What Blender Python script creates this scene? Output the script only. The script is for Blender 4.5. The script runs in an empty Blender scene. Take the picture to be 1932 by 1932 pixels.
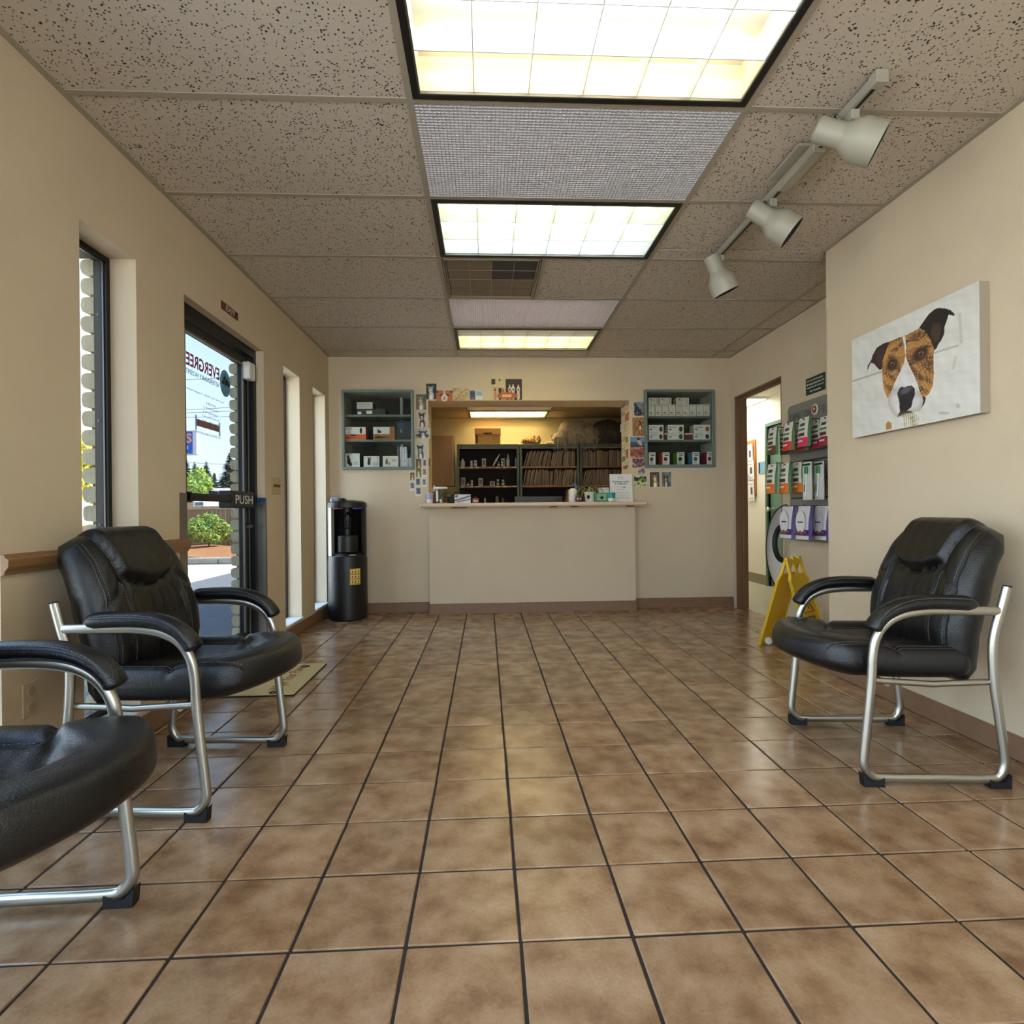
import bpy, math, random
import numpy as np
from mathutils import Vector, Matrix

# ------------------------------------------------------------------ camera
SC = bpy.context.scene
COL = SC.collection
CAMZ, FPX = 0.9379, 1051.2
YAW, PITCH, ROLL = 0.0474, -0.0011, -0.0103
_f = Vector((math.sin(YAW) * math.cos(PITCH), math.cos(YAW) * math.cos(PITCH), math.sin(PITCH)))
_r = Vector((math.cos(YAW), -math.sin(YAW), 0))
_u = _r.cross(_f)
RT = math.cos(ROLL) * _r + math.sin(ROLL) * _u
UP = -math.sin(ROLL) * _r + math.cos(ROLL) * _u
FW = _f
cam = bpy.data.cameras.new('camera')
cam.sensor_fit = 'HORIZONTAL'; cam.sensor_width = 36.0; cam.lens = FPX / 1932 * 36.0
cam.clip_start = 0.02; cam.clip_end = 400
camo = bpy.data.objects.new('camera', cam); COL.objects.link(camo)
camo.matrix_world = Matrix(((RT.x, UP.x, -FW.x, 0), (RT.y, UP.y, -FW.y, 0), (RT.z, UP.z, -FW.z, CAMZ), (0, 0, 0, 1)))
SC.camera = camo

# ------------------------------------------------------------------ sky, sun, exposure
TUBE = 12.5           # radiance of a fluorescent tube
REAR = .30            # output share of the unseen lamps added behind the camera
world = bpy.data.worlds.new('sky'); SC.world = world; world.use_nodes = True
nt = world.node_tree; nt.nodes.clear()
_o = nt.nodes.new('ShaderNodeOutputWorld'); _b = nt.nodes.new('ShaderNodeBackground')
_t = nt.nodes.new('ShaderNodeTexCoord'); _s = nt.nodes.new('ShaderNodeSeparateXYZ'); _c = nt.nodes.new('ShaderNodeValToRGB')
_c.color_ramp.elements[0].position = 0.0; _c.color_ramp.elements[0].color = (.90, .95, 1.0, 1)
_c.color_ramp.elements[1].position = 0.75; _c.color_ramp.elements[1].color = (.40, .60, .95, 1)
_e = _c.color_ramp.elements.new(.28); _e.color = (.58, .78, 1.0, 1)
nt.links.new(_t.outputs['Generated'], _s.inputs[0]); nt.links.new(_s.outputs['Z'], _c.inputs[0])
nt.links.new(_c.outputs[0], _b.inputs[0]); _b.inputs[1].default_value = 7.2
nt.links.new(_b.outputs[0], _o.inputs[0])
sun = bpy.data.lights.new('sun', 'SUN'); sun.energy = 42.0; sun.angle = .01; sun.color = (1, .95, .86)
suno = bpy.data.objects.new('sun', sun); COL.objects.link(suno)
suno.rotation_euler = Vector((-.54, -.16, -.83)).to_track_quat('-Z', 'Y').to_euler()
for (px_, py_, pz_, w_, h_, rot_) in ((-1.695, 3.26, 1.05, 1.9, 1.0, 'x'), (-1.695, 2.24, 1.07, 1.88, .33, 'x'), (-1.695, 4.27, 1.07, 1.88, .35, 'x'),
                                      (-1.695, 4.96, 1.07, 1.88, .36, 'x'), (-1.695, 1.57, 1.07, 1.88, .33, 'x'), (-1.695, -.5, 1.2, 2.1, 3.4, 'x'), (.2, -2.52, 1.2, 2.1, 3.1, 'y')):
    L = bpy.data.lights.new('daylight_portal', 'AREA'); L.shape = 'RECTANGLE'; L.size = w_; L.size_y = h_
    L.cycles.is_portal = True
    lo = bpy.data.objects.new('daylight_portal', L); COL.objects.link(lo)
    lo.location = (px_, py_, pz_)
    lo.rotation_euler = (0, -math.pi / 2, 0) if rot_ == 'x' else (math.pi / 2, 0, 0)
    if rot_ == 'y': L.size, L.size_y = h_, w_
vs = SC.view_settings
vs.view_transform = 'Standard'; vs.look = 'None'; vs.gamma = 1.0; vs.use_curve_mapping = False; vs.exposure = 0.08
SC.cycles.use_denoising = True
SC.cycles.max_bounces = 10; SC.cycles.diffuse_bounces = 6; SC.cycles.glossy_bounces = 4; SC.cycles.transmission_bounces = 8
SC.cycles.transparent_max_bounces = 12; SC.cycles.sample_clamp_indirect = 6.0; SC.cycles.caustics_reflective = False; SC.cycles.caustics_refractive = False

rnd = random.Random(7)
PI = math.pi

# ------------------------------------------------------------------ helpers
def at(x, y, ax, v):
    """point of the plane axis=v seen at photograph pixel x, y"""
    d = FW + RT * ((x - 966) / FPX) - UP * ((y - 966) / FPX)
    c = Vector((0, 0, CAMZ)); k = 'xyz'.index(ax)
    return c + d * ((v - c[k]) / d[k])

def lin(c):
    return tuple(((x / 255) / 12.92 if x / 255 <= .04045 else ((x / 255 + .055) / 1.055) ** 2.4) for x in c)

MATS = {}
def M(name, col=(128, 128, 128), rough=.5, metal=0., noise=0., nscale=8., bump=0., bscale=60., col2=None, spec=None, emit=0., trans=0., alpha=1., rand=0., coord='Object', coat=0., ior=None, stretch=None):
    if name in MATS: return MATS[name]
    m = bpy.data.materials.new(name); m.use_nodes = True; MATS[name] = m
    n = m.node_tree; b = n.nodes['Principled BSDF']; lk = n.links.new
    c = lin(col) + (1,)
    b.inputs['Base Color'].default_value = c; b.inputs['Roughness'].default_value = rough; b.inputs['Metallic'].default_value = metal
    if spec is not None: b.inputs['Specular IOR Level'].default_value = spec
    if coat: b.inputs['Coat Weight'].default_value = coat; b.inputs['Coat Roughness'].default_value = .1
    if trans: b.inputs['Transmission Weight'].default_value = trans
    if ior: b.inputs['IOR'].default_value = ior
    if alpha < 1: b.inputs['Alpha'].default_value = alpha
    if emit: b.inputs['Emission Color'].default_value = c; b.inputs['Emission Strength'].default_value = emit
    if noise or bump or rand:
        tc = n.nodes.new('ShaderNodeTexCoord'); src = tc.outputs[coord]
        if stretch:
            mp = n.nodes.new('ShaderNodeMapping'); mp.inputs['Scale'].default_value = stretch; lk(src, mp.inputs[0]); src = mp.outputs[0]
        if rand:
            oi = n.nodes.new('ShaderNodeObjectInfo'); ad = n.nodes.new('ShaderNodeVectorMath'); ad.operation = 'MULTIPLY_ADD'
            cx = n.nodes.new('ShaderNodeCombineXYZ'); lk(oi.outputs['Random'], cx.inputs[0]); lk(oi.outputs['Random'], cx.inputs[1])
            lk(cx.outputs[0], ad.inputs[0]); ad.inputs[1].default_value = (37, 53, 0); lk(src, ad.inputs[2]); src = ad.outputs[0]
        if noise or rand:
            nz = n.nodes.new('ShaderNodeTexNoise'); nz.inputs['Scale'].default_value = nscale; nz.inputs['Detail'].default_value = 6; nz.inputs['Roughness'].default_value = .62
            lk(src, nz.inputs['Vector'])
            rp = n.nodes.new('ShaderNodeMapRange'); rp.inputs[1].default_value = .35; rp.inputs[2].default_value = .66; lk(nz.outputs[0], rp.inputs[0])
            mx = n.nodes.new('ShaderNodeMix'); mx.data_type = 'RGBA'
            c2 = lin(col2) + (1,) if col2 else tuple(x * (1 - noise) for x in c[:3]) + (1,)
            mx.inputs[6].default_value = c; mx.inputs[7].default_value = c2; lk(rp.outputs[0], mx.inputs[0])
            o = mx.outputs[2]
            if rand:
                hs = n.nodes.new('ShaderNodeHueSaturation'); mr = n.nodes.new('ShaderNodeMapRange')
                lk(oi.outputs['Random'], mr.inputs[0]); mr.inputs[3].default_value = 1 - rand; mr.inputs[4].default_value = 1 + rand
                lk(mr.outputs[0], hs.inputs['Value']); lk(o, hs.inputs['Color']); o = hs.outputs[0]
            lk(o, b.inputs['Base Color'])
        if bump:
            nb = n.nodes.new('ShaderNodeTexNoise'); nb.inputs['Scale'].default_value = bscale; nb.inputs['Detail'].default_value = 4; lk(src, nb.inputs['Vector'])
            bp = n.nodes.new('ShaderNodeBump'); bp.inputs['Strength'].default_value = bump; bp.inputs['Distance'].default_value = .004
            lk(nb.outputs[0], bp.inputs['Height']); lk(bp.outputs[0], b.inputs['Normal'])
    return m

def glass(name, col=(255, 255, 255), refl=.12):
    """thin pane: see-through with a little mirror"""
    if name in MATS: return MATS[name]
    m = bpy.data.materials.new(name); m.use_nodes = True; MATS[name] = m
    n = m.node_tree; n.nodes.clear(); lk = n.links.new
    o = n.nodes.new('ShaderNodeOutputMaterial'); mx = n.nodes.new('ShaderNodeMixShader'); t = n.nodes.new('ShaderNodeBsdfTransparent'); g = n.nodes.new('ShaderNodeBsdfGlossy')
    lw = n.nodes.new('ShaderNodeLayerWeight'); pw = n.nodes.new('ShaderNodeMath'); pw.operation = 'POWER'; pw.inputs[1].default_value = 4.0
    fr = n.nodes.new('ShaderNodeMath'); fr.operation = 'MULTIPLY_ADD'; fr.inputs[1].default_value = .45; fr.inputs[2].default_value = refl * .3
    lk(lw.outputs['Facing'], pw.inputs[0]); lk(pw.outputs[0], fr.inputs[0])
    t.inputs[0].default_value = lin(col) + (1,); g.inputs['Roughness'].default_value = .02
    lk(fr.outputs[0], mx.inputs[0]); lk(t.outputs[0], mx.inputs[1]); lk(g.outputs[0], mx.inputs[2]); lk(mx.outputs[0], o.inputs[0])
    return m

def translucent(name, col, amt):
    if name in MATS: return MATS[name]
    m = bpy.data.materials.new(name); m.use_nodes = True; MATS[name] = m; n = m.node_tree; lk = n.links.new
    b = n.nodes['Principled BSDF']; o = n.nodes['Material Output']; b.inputs['Base Color'].default_value = lin(col) + (1,); b.inputs['Roughness'].default_value = .4
    t = n.nodes.new('ShaderNodeBsdfTranslucent'); t.inputs[0].default_value = lin(col) + (1,); mx = n.nodes.new('ShaderNodeMixShader'); mx.inputs[0].default_value = amt
    lk(b.outputs[0], mx.inputs[1]); lk(t.outputs[0], mx.inputs[2]); lk(mx.outputs[0], o.inputs[0]); return m

def vcol(name, rough=.6):
    """print: colour read from the mesh's own colour attribute"""
    if name in MATS: return MATS[name]
    m = bpy.data.materials.new(name); m.use_nodes = True; MATS[name] = m
    n = m.node_tree; b = n.nodes['Principled BSDF']; a = n.nodes.new('ShaderNodeVertexColor'); a.layer_name = 'ink'
    n.links.new(a.outputs[0], b.inputs['Base Color']); b.inputs['Roughness'].default_value = rough
    return m

OFF = {}
def off(o): return OFF.get(o.name, Vector((0, 0, 0)))

def tag(o, label=None, cat=None, group=None, kind=None):
    if label: o['label'] = label
    if cat: o['category'] = cat
    if group: o['group'] = group
    if kind: o['kind'] = kind
    return o

def empty(name, loc, label=None, cat=None, group=None, kind=None, rz=None):
    o = bpy.data.objects.new(name, None); COL.objects.link(o); o.empty_display_size = .05
    o.location = loc
    if rz is None: OFF[o.name] = Vector(loc)
    else: o.rotation_euler = (0, 0, rz)
    return tag(o, label, cat, group, kind)

class MB:
    def __init__(s): s.v = []; s.f = []; s.m = []; s.mi = 0
    def add(s, vs, fs):
        k = len(s.v); s.v += [tuple(p) for p in vs]; s.f += [tuple(k + i for i in f) for f in fs]; s.m += [s.mi] * len(fs); return s
    def box(s, x0, x1, y0, y1, z0, z1, b=0):
        if x0 > x1: x0, x1 = x1, x0
        if y0 > y1: y0, y1 = y1, y0
        if z0 > z1: z0, z1 = z1, z0
        if not b:
            return s.add([(x, y, z) for z in (z0, z1) for y in (y0, y1) for x in (x0, x1)], [(0, 2, 3, 1), (4, 5, 7, 6), (0, 1, 5, 4), (2, 6, 7, 3), (0, 4, 6, 2), (1, 3, 7, 5)])
        b = min(b, (x1 - x0) * .49, (y1 - y0) * .49, (z1 - z0) * .49)
        V = []; ix = {}
        lo, hi = (x0, y0, z0), (x1, y1, z1)
        for a in range(3):
            for cx in (0, 1):
                for cy in (0, 1):
                    for cz in (0, 1):
                        c = (cx, cy, cz)
                        ix[(a, c)] = len(V)
                        V.append([(hi[k] if c[k] else lo[k]) if k == a else ((hi[k] - b) if c[k] else (lo[k] + b)) for k in range(3)])
        F = []
        for a in range(3):
            p, q = [(1, 2), (2, 0), (0, 1)][a]
            for sgn in (0, 1):
                def cc(i, j):
                    c = [0, 0, 0]; c[a] = sgn; c[p] = i; c[q] = j; return ix[(a, tuple(c))]
                f = [cc(0, 0), cc(1, 0), cc(1, 1), cc(0, 1)]
                F.append(f if sgn else f[::-1])
        for a in range(3):     # edges along axis a
            p, q = [(1, 2), (2, 0), (0, 1)][a]
            for i in (0, 1):
                for j in (0, 1):
                    c0 = [0, 0, 0]; c0[p] = i; c0[q] = j; c1 = c0[:]; c1[a] = 1; c0, c1 = tuple(c0), tuple(c1)
                    f = [ix[(p, c0)], ix[(p, c1)], ix[(q, c1)], ix[(q, c0)]]
                    F.append(f[::-1] if i == j else f)
        for c in [(i, j, k) for i in (0, 1) for j in (0, 1) for k in (0, 1)]:
            f = [ix[(0, c)], ix[(1, c)], ix[(2, c)]]
            F.append(f if sum(c) % 2 else f[::-1])
        return s.add(V, F)
    def obox(s, c, ax, ay, az, b=0):
        """box about c with half-axis vectors"""
        t = MB().box(-1, 1, -1, 1, -1, 1); c = Vector(c)
        if b:
            L = [Vector(a).length for a in (ax, ay, az)]; t = MB().box(-L[0], L[0], -L[1], L[1], -L[2], L[2], b)
            ax, ay, az = [Vector(a).normalized() for a in (ax, ay, az)]
        ax, ay, az = Vector(ax), Vector(ay), Vector(az)
        return s.add([c + ax * p[0] + ay * p[1] + az * p[2] for p in t.v], t.f)
    def quad(s, a, b, c, d): return s.add([a, b, c, d], [(0, 1, 2, 3)])
    def tube(s, path, r, n=8, cap=True, closed=False, rb=None, bn=None):
        """tube along path; r may be a list; rb, bn: second radius along a fixed binormal"""
        P = [Vector(p) for p in path]; R = r if isinstance(r, (list, tuple)) else [r] * len(P); RB = rb if isinstance(rb, (list, tuple)) else [rb] * len(P)
        N = len(P); V = []; F = []; prev = None
        for i in range(N):
            t = (P[(i + 1) % N] - P[i - 1]) if closed else (P[min(i + 1, N - 1)] - P[max(i - 1, 0)])
            if t.length < 1e-9: t = Vector((0, 0, 1))
            t.normalize()
            if bn is not None: B = Vector(bn); A = B.cross(t).normalized()
            else:
                if prev is None: prev = t.cross(Vector((0, 0, 1)) if abs(t.z) < .9 else Vector((1, 0, 0)))
                A = (prev - t * prev.dot(t)).normalized(); prev = A; B = t.cross(A)
            for k in range(n):
                a = 2 * PI * k / n
                V.append(P[i] + A * (math.cos(a) * R[i]) + B * (math.sin(a) * (RB[i] if rb is not None else R[i])))
        for i in range(N if closed else N - 1):
            j = (i + 1) % N
            for k in range(n): F.append((i * n + k, i * n + (k + 1) % n, j * n + (k + 1) % n, j * n + k))
        if cap and not closed: F.append(tuple(range(n))[::-1]); F.append(tuple((N - 1) * n + k for k in range(n)))
        return s.add(V, F)
    def lathe(s, prof, c=(0, 0, 0), n=20, axis=None, cap=True):
        c = Vector(c); az = Vector(axis).normalized() if axis else Vector((0, 0, 1))
        ax = az.cross(Vector((0, 1, 0)) if abs(az.y) < .9 else Vector((1, 0, 0))).normalized(); ay = az.cross(ax)
        V = []; F = []
        for (r, z) in prof:
            for k in range(n):
                a = 2 * PI * k / n; V.append(c + az * z + ax * (r * math.cos(a)) + ay * (r * math.sin(a)))
        for i in range(len(prof) - 1):
            for k in range(n): F.append((i * n + k, i * n + (k + 1) % n, (i + 1) * n + (k + 1) % n, (i + 1) * n + k))
        if cap:
            if prof[0][0] > 1e-6: F.append(tuple(range(n))[::-1])
            if prof[-1][0] > 1e-6: F.append(tuple((len(prof) - 1) * n + k for k in range(n)))
        return s.add(V, F)
    def prism(s, poly, fn, d0, d1):
        """poly of 2-D points; fn(a, b, d) -> point; extruded from d0 to d1"""
        n = len(poly); V = [fn(a, b, d0) for a, b in poly] + [fn(a, b, d1) for a, b in poly]
        return s.add(V, [tuple(range(n)), tuple(range(n, 2 * n))[::-1]] + [(i, i + n, (i + 1) % n + n, (i + 1) % n) for i in range(n)])
    def grid(s, fn, nu, nv, closeu=False, flip=False):
        V = [fn(i / (nu if closeu else nu - 1), j / (nv - 1)) for j in range(nv) for i in range(nu)]
        F = []
        for j in range(nv - 1):
            for i in range(nu if closeu else nu - 1):
                q = (j * nu + i, j * nu + (i + 1) % nu, (j + 1) * nu + (i + 1) % nu, (j + 1) * nu + i)
                F.append(q[::-1] if flip else q)
        return s.add(V, F)
    def ball(s, c, r, n=12, m=8):
        c = Vector(c); r = r if isinstance(r, (list, tuple)) else (r, r, r)
        def fn(u, v):
            a = 2 * PI * u; b = PI * (v - .5)
            return c + Vector((r[0] * math.cos(b) * math.cos(a), r[1] * math.cos(b) * math.sin(a), r[2] * math.sin(b)))
        return s.grid(fn, n, m, closeu=True)
    def mesh(s, name, mats, o=Vector((0, 0, 0)), smooth=None):
        me = bpy.data.meshes.new(name)
        me.from_pydata([(p[0] - o[0], p[1] - o[1], p[2] - o[2]) for p in s.v], [], s.f)
        for m in (mats if isinstance(mats, (list, tuple)) else [mats]): me.materials.append(m)
        if any(s.m): me.polygons.foreach_set('material_index', s.m)
        if smooth is not None:
            me.polygons.foreach_set('use_smooth', [True] * len(s.f))
            if smooth < 180: me.set_sharp_from_angle(angle=math.radians(smooth))
        me.validate(); me.update()
        return me
    def build(s, name, mats, parent=None, label=None, cat=None, group=None, kind=None, smooth=None, origin=None):
        if parent is None:
            if kind == 'structure' or origin == 0: o = Vector((0, 0, 0))
            elif origin is not None: o = Vector(origin)
            else:
                A = np.array([tuple(p) for p in s.v]); lo, hi = A.min(0), A.max(0)
                o = Vector(((lo[0] + hi[0]) / 2, (lo[1] + hi[1]) / 2, lo[2]))
        else: o = off(parent)
        ob = bpy.data.objects.new(name, s.mesh(name, mats, o, smooth)); COL.objects.link(ob)
        if parent is None: ob.location = o
        else: ob.parent = parent
        OFF[ob.name] = o
        return tag(ob, label, cat, group, kind)

def place(name, me, parent, loc, rot=(0, 0, 0)):
    o = bpy.data.objects.new(name, me); COL.objects.link(o); o.parent = parent
    o.location = Vector(loc) - off(parent); o.rotation_euler = rot
    return o

def copy_tree(o, parent=None):
    c = o.copy(); COL.objects.link(c); c.parent = parent
    for ch in list(o.children): copy_tree(ch, c)
    return c

def text(s, c, right, up, w, h, mat, parent, depth=.0006, name='lettering', bold=0.0, mirror=False, keep=False):
    cu = bpy.data.curves.new('t', 'FONT'); cu.body = s; cu.align_x = 'CENTER'; cu.size = 1; cu.offset = bold; cu.extrude = .5; cu.resolution_u = 3
    to = bpy.data.objects.new('t', cu); COL.objects.link(to)
    me = bpy.data.meshes.new_from_object(to)
    bpy.data.objects.remove(to); bpy.data.curves.remove(cu)
    A = np.empty(len(me.vertices) * 3); me.vertices.foreach_get('co', A); A = A.reshape(-1, 3)
    lo, hi = A.min(0), A.max(0); cx, cy = (lo[:2] + hi[:2]) / 2; W, Hh = hi[0] - lo[0], hi[1] - lo[1]
    sx = w / W; sy = (h / Hh) if h else sx
    right = Vector(right).normalized(); up = Vector(up).normalized(); nn = right.cross(up)
    c = Vector(c) - off(parent)
    B = np.array(c)[None] + (A[:, :1] - cx) * sx * np.array(right)[None] + (A[:, 1:2] - cy) * sy * np.array(up)[None] + (A[:, 2:3] + .5) * depth * np.array(nn)[None]
    me.vertices.foreach_set('co', B.ravel()); me.materials.clear(); me.materials.append(mat); me.update()
    o = bpy.data.objects.new(name, me); COL.objects.link(o); o.parent = parent
    OFF[o.name] = off(parent)
    return o

def sheet(name, corner, right, up, w, h, nx, ny, fn, parent=None, thick=.0015, rough=.6, **kw):
    """a printed card: coloured face grid fn(U,V)->rgb (sRGB 0..255), white back and rim"""
    corner, right, up = Vector(corner), Vector(right).normalized(), Vector(up).normalized(); nn = right.cross(up)
    m = MB()
    U, V = np.meshgrid(np.linspace(0, 1, nx), np.linspace(0, 1, ny))
    C = np.clip(fn(U, V), 0, 255) / 255.0
    C = np.where(C <= .04045, C / 12.92, ((C + .055) / 1.055) ** 2.4).reshape(-1, 3)
    m.grid(lambda a, b: corner + right * (a * w) + up * (b * h) + nn * thick, nx, ny)
    nface = len(m.f); nvert = len(m.v)
    m.mi = 1
    p = [corner, corner + right * w, corner + right * w + up * h, corner + up * h]
    q = [a + nn * thick for a in p]
    m.add(p + q, [(3, 2, 1, 0), (0, 1, 5, 4), (1, 2, 6, 5), (2, 3, 7, 6), (3, 0, 4, 7)])
    o = m.build(name, [vcol('print_%d' % int(rough * 100), rough), kw.pop('edge', None) or M('card_white', (225, 222, 212), .7)], parent, **kw)
    at_ = o.data.color_attributes.new('ink', 'FLOAT_COLOR', 'POINT')
    full = np.ones((len(o.data.vertices), 4)); full[:nvert, :3] = C
    at_.data.foreach_set('color', full.ravel())
    return o

def crom(pts, k=6):
    """Catmull-Rom through points"""
    P = [Vector(p) for p in pts]; out = []
    for i in range(len(P) - 1):
        a, b, c, d = P[max(i - 1, 0)], P[i], P[i + 1], P[min(i + 2, len(P) - 1)]
        for j in range(k):
            t = j / k
            out.append(.5 * ((2 * b) + (c - a) * t + (2 * a - 5 * b + 4 * c - d) * t * t + (3 * b - a - 3 * c + d) * t ** 3))
    out.append(P[-1]); return out
X3, Y3, Z3 = Vector((1, 0, 0)), Vector((0, 1, 0)), Vector((0, 0, 1))

# ------------------------------------------------------------------ the room
XL, XR, XF, YB, YJ, H = -1.45, 1.95, 2.37, 5.27, 3.085, 2.3964
PAINT = M('wall_paint', (211, 194, 166), .75, noise=.05, nscale=3, bump=.25, bscale=180)
PAINT2 = M('office_paint', (222, 205, 160), .75, bump=.2, bscale=150)
BASE = M('cove_base', (136, 104, 78), .5, noise=.12, nscale=20)
BRONZE = M('dark_bronze', (24, 23, 24), .4, metal=.3)
GREY = M('grey_aluminium', (120, 118, 112), .35, metal=.8)
WHITEM = M('white_enamel', (228, 226, 218), .45)
BLACK = M('black_plastic', (14, 14, 15), .4)
PANE = glass('window_glass', (250, 252, 252), .05)
TINT = glass('added_tint_glass', (170, 173, 174), .03)  # tint put on the door pane to darken the bright outdoors
TINT2 = glass('added_light_tint', (196, 198, 198), .03)  # weaker tint added to keep the outside brick from blowing out

def holed(m, mk, a0, a1, z0, z1, holes):
    """wall from a0 to a1 with rectangular holes (a, b, za, zb); mk(a, b, za, zb) adds a box"""
    c = a0
    for (p, q, zp, zq) in sorted(holes):
        if p > c: mk(c, p, z0, z1)
        if zp > z0: mk(p, q, z0, zp)
        if zq < z1: mk(p, q, zq, z1)
        c = q
    if c < a1: mk(c, a1, z0, z1)
WZ = (.125, 2.008)
WIN = [(1.41, 1.735), (2.076, 2.402), (4.10, 4.45), (4.785, 5.145)]
DOOR = (2.775, 3.744)
ADDED_GLAZING = (-2.25, 1.2, .12, 2.25)  # opening for unseen side glazing, added as a daylight source
HOL = [(a, b) + WZ for a, b in WIN] + [DOOR + (0, 2.008), ADDED_GLAZING]
m = MB(); holed(m, lambda a, b, c, d: m.box(-1.61, XL, a, b, c, d), -2.5, 8.9, 0, 2.6, HOL)
m.build('wall_left', PAINT, kind='structure')
# outside masonry: painted slump brick, the two piers in view laid brick by brick
BRICK = M('painted_brick', (226, 208, 168), .85, noise=.18, nscale=25, bump=.8, bscale=90, rand=.05)
MORT = M('mortar', (130, 120, 100), .9)
HB = [ADDED_GLAZING] + [(a, b) + WZ for a, b in WIN] + [(2.402, 2.775, -.12, 2.05), DOOR + (-.12, 2.008), (3.744, 4.10, -.12, 2.05)]
m = MB(); holed(m, lambda a, b, c, d: m.box(-1.675, -1.61, a, b, c, d), -2.6, 8.9, -.12, 3.0, HB)
for a, b in ((2.402, 2.775), (3.744, 4.10)): m.box(-1.645, -1.61, a + .016, b - .016, -.12, 2.05)
wext = m.build('wall_exterior', MORT, kind='structure')
for (a, b) in ((2.402, 2.775), (3.744, 4.10)):
    bm = []
    for k in range(3):
        t = MB(); r_ = random.Random(k)
        def fn(u, v, a=a, b=b, r_=r_):
            ang = PI * (u - .5); cx = math.copysign(abs(math.sin(ang)) ** .5, math.sin(ang)) * .034; dx = math.cos(ang) ** .5 if math.cos(ang) > 0 else 0
            return Vector((-(.04 + dx * (.05 + .006 * r_.random())), (v - .5) * (b - a), cx))
        t.grid(fn, 9, 4)
        t.add([Vector(p) for p in t.v[:9]], [tuple(range(9))[::-1]]); t.add([Vector(p) for p in t.v[27:36]], [tuple(range(9))])
        bm.append(t.mesh('brick', BRICK, smooth=50))
    for k in range(27): place('brick', bm[k % 3], wext, (-1.582, (a + b) / 2, -.08 + .079 * k))
# unseen roof slab added to block sun and light leaks, floors of soil below
MB().box(-1.675, 3.6, -2.6, 8.95, 2.62, 2.76).build('roof', M('roofing', (90, 88, 85), .9), kind='structure')
m = MB(); holed(m, lambda a, b, c, d: m.box(a, b, -2.6, -2.5, c, d), -1.64, 2.5, 0, 2.62, [(-1.35, 1.75, .12, 2.25)])
m.build('wall_front', PAINT, kind='structure')
m = MB()
for x in (-1.35, -.33, .69, 1.71): m.box(x, x + .04, -2.58, -2.53, .12, 2.25)
m.box(-1.35, 1.75, -2.58, -2.53, .12, .16).box(-1.35, 1.75, -2.58, -2.53, 2.21, 2.25)
w = m.build('window_6', BRONZE, kind='structure'); MB().box(-1.35, 1.75, -2.556, -2.552, .12, 2.25).build('pane', PANE, w)  # unseen glazing added behind the camera to bring in daylight
m = MB()
for y in (-2.25, -1.11, .02, 1.16): m.box(-1.60, -1.56, y, y + .04, .12, 2.25)
m.box(-1.60, -1.56, -2.25, 1.2, .12, .16).box(-1.60, -1.56, -2.25, 1.2, 2.21, 2.25)
w = m.build('window_5', BRONZE, kind='structure'); MB().box(-1.592, -1.588, -2.25, 1.2, .12, 2.25).build('pane', PANE, w)  # added out of view so daylight falls on the right wall

# back wall with the reception opening and two display recesses
OX0, OX1, OZ = -.53, 1.385, 1.987
CABS = [(-1.325, -.662, 1.34, 2.082), (1.523, 2.205, 1.343, 2.085)]
m = MB(); holed(m, lambda a, b, c, d: m.box(a, b, YB, 5.60, c, d), XL, 2.37, 0, 2.6, [(OX0, OX1, .985, OZ)] + CABS)
m.build('wall_back', PAINT, kind='structure')
MB().box(-.521, 1.396, 5.15, YB, 0, .982).build('wall_counter', PAINT, kind='structure')
# right hand walls
MB().box(XR, 2.5, -2.5, YJ, 0, 2.6).build('wall_right', PAINT, kind='structure')
RD = (4.344, 5.17, 0, 2.0)
m = MB(); holed(m, lambda a, b, c, d: m.box(XF, 2.47, a, b, c, d), YJ, 8.9, 0, 2.6, [RD])
m.build('wall_right_recess', PAINT, kind='structure')
# cove base
bz = .095
def cove(name, boxes):
    t = MB()
    for (x0, x1, y0, y1) in boxes:
        t.box(x0, x1, y0, y1, 0, bz, .003)
        if x1 - x0 > y1 - y0: t.prism([(y0 - .008, 0), (y0 + .002, 0), (y0 + .002, .014)], lambda a, b, d: Vector((d, a, b)), x0, x1)
    return t.build(name, BASE, kind='structure')
cove('baseboard_left', [(XL, XL + .006, 1.2, DOOR[0]), (XL, XL + .006, -2.5, 1.2), (XL, XL + .006, DOOR[1], YB)])
cove('baseboard_back', [(XL, -.521, YB - .006, YB), (1.396, XF, YB - .006, YB)])
cove('baseboard_counter', [(-.527, .34, 5.144, 5.15), (.342, 1.402, 5.144, 5.15), (-.527, -.521, 5.144, YB), (1.396, 1.402, 5.144, YB)])
cove('baseboard_right', [(XR - .006, XR, -2.5, YJ + .006), (XR, XF, YJ, YJ + .006), (XF - .006, XF, YJ, RD[0] - .06), (XF - .006, XF, RD[1] + .06, YB)])
# chair rail
WOOD = M('rail_wood', (150, 112, 74), .5, noise=.2, nscale=6, stretch=(8, .6, 8))
m = MB()
prof = [(XL, .760), (XL + .010, .762), (XL + .012, .772), (XL + .022, .785), (XL + .024, .808), (XL + .014, .814), (XL + .012, .822), (XL, .824)]
for a, b in ((1.735, 2.076), (2.402, DOOR[0]), (1.2, 1.41)): m.prism(prof, lambda x, z, d: Vector((x, d, z)), a, b)
m.build('trim_1', WOOD, kind='structure')

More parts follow.
